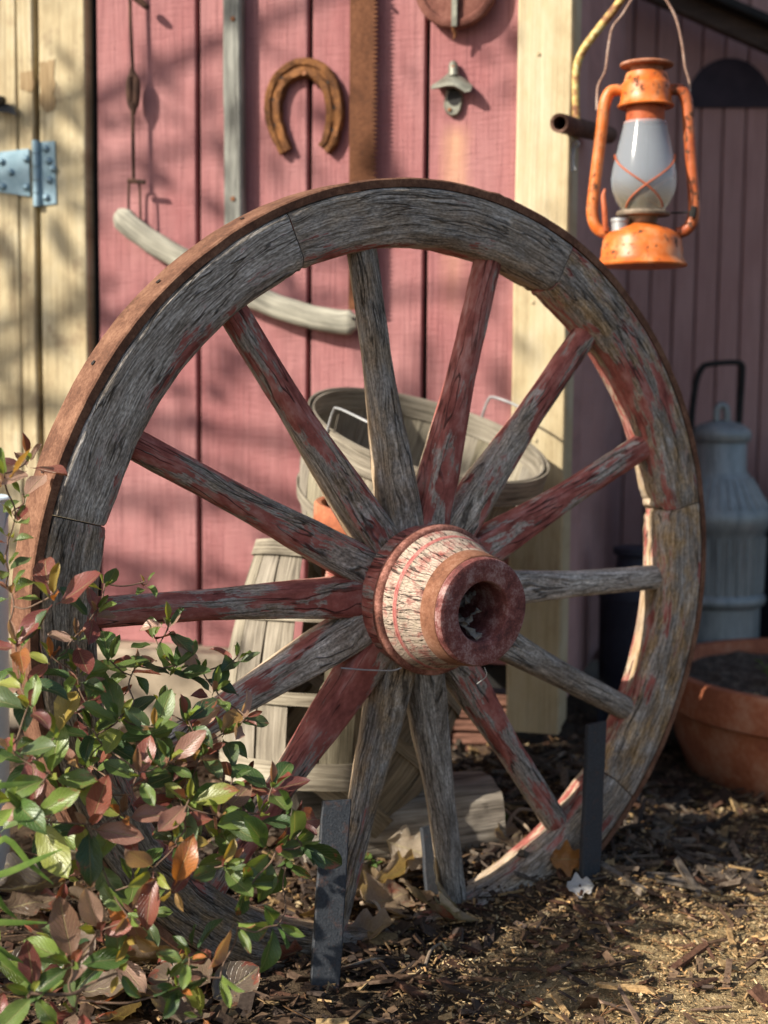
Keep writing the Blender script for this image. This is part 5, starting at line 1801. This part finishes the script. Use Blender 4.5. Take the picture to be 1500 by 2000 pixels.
# twigs
M_TWIG = mat_simple("pale twig bark", (.16, .11, .07), (.38, .30, .22), scale=50, bump=.001)
def twig(pts, r, label, h=.006):
    P = [ground_pt(x, y) + Vector((0, 0, h + hh)) for x, y, hh in pts]
    g = Geo(); c = P[0].copy()
    tube(g, [p - c for p in P], [r, r * .9, r * .6], 7, seg=18)
    o = g.build("twig", M_TWIG, None, M=Matrix.Translation(c))
    return tag(o, label, "twig", "twigs lying on the mulch")
twig([(655, 1905, .0), (720, 1890, .004), (760, 1878, 0)], .0022, "thin pale twig lying right of the nearest stake's foot")
twig([(830, 1895, 0), (842, 1872, .006), (860, 1856, .004)], .0022, "short bent twig on the mulch below the sunken rim")
twig([(1272, 1690, 0), (1270, 1665, .004), (1258, 1642, .0)], .0022, "small curved twig on shaded mulch left of the planter")
twig([(985, 1640, .01), (1010, 1615, .02), (1040, 1602, .01)], .0035, "bent pale stick behind the rim near the last bottom spoke")
twig([(960, 1590, .015), (1020, 1640, .02), (1040, 1650, .01)], .0028, "dark stick lying under the lower right spokes")
twig([(705, 1800, .02), (735, 1815, .03), (752, 1838, .012)], .0028, "forked stick poking out from the tan leaves")
twig([(600, 1530, .02), (680, 1515, .03), (760, 1530, .02)], .006, "thick grey stick between the slumped basket and the log")
twig([(1040, 1520, .0), (1100, 1490, .01), (1140, 1500, .0)], .004, "grey stick in the dark below the corner post")

# litter of sticks in the shade under the baskets
o = chips("stick_litter", 900, (-.25, .55, 1.98, 2.42), .03, .10, [(.06, .045, .035), (.11, .085, .065), (.16, .13, .10)], (.06, .14), (.05, .12), 5, lift=.006, tilt=.3)
tag(o, "dark dead sticks and leaf litter heaped under the baskets")

# small plants: a weed in the planter, sprouts in the mulch
def sprout(name, label, base, hts, seed, parent_M=None):
    o = thing(name, label, "plant", Matrix.Translation(base), "small green weeds")
    r = random.Random(seed)
    for k, h in enumerate(hts):
        d = Vector((r.uniform(-.5, .5), r.uniform(-.5, .3), 1)).normalized()
        g = Geo(); tube(g, [(0, 0, 0), tuple(d * h * .5 + Vector((.003, 0, 0))), tuple(d * h)], .0008, 5, seg=6); g.build("stem", M_GRASS, o)
        for q in range(5):
            a = q * 2.4 + r.random(); X = Vector((math.cos(a), math.sin(a), .35)).normalized()
            Z = Vector((0, 0, 1)); Z = (Z - X * Z.dot(X)).normalized(); Y = Z.cross(X); L = r.uniform(.014, .024)
            obj("leaf", leaf_meshes[r.randrange(4)], o, axes(d * h * (.5 + .1 * q), X * L, Y * L, Z * L), (.09, .17, .035, 1))
sprout("weed", "little green weed growing in the clay planter's soil", Vector((pt.x - .14, pt.y - .04, pt_z + ph_ - .035)), (.05, .07, .06, .045), 4)
sprout("weed", "tiny green sprout in the mulch behind the lower right spokes", ground_pt(985, 1612), (.015, .02), 6)
sprout("weed", "yellow green tuft at the front of the split log", ground_pt(715, 1722) + Vector((0, 0, .01)), (.03, .035, .025), 8)
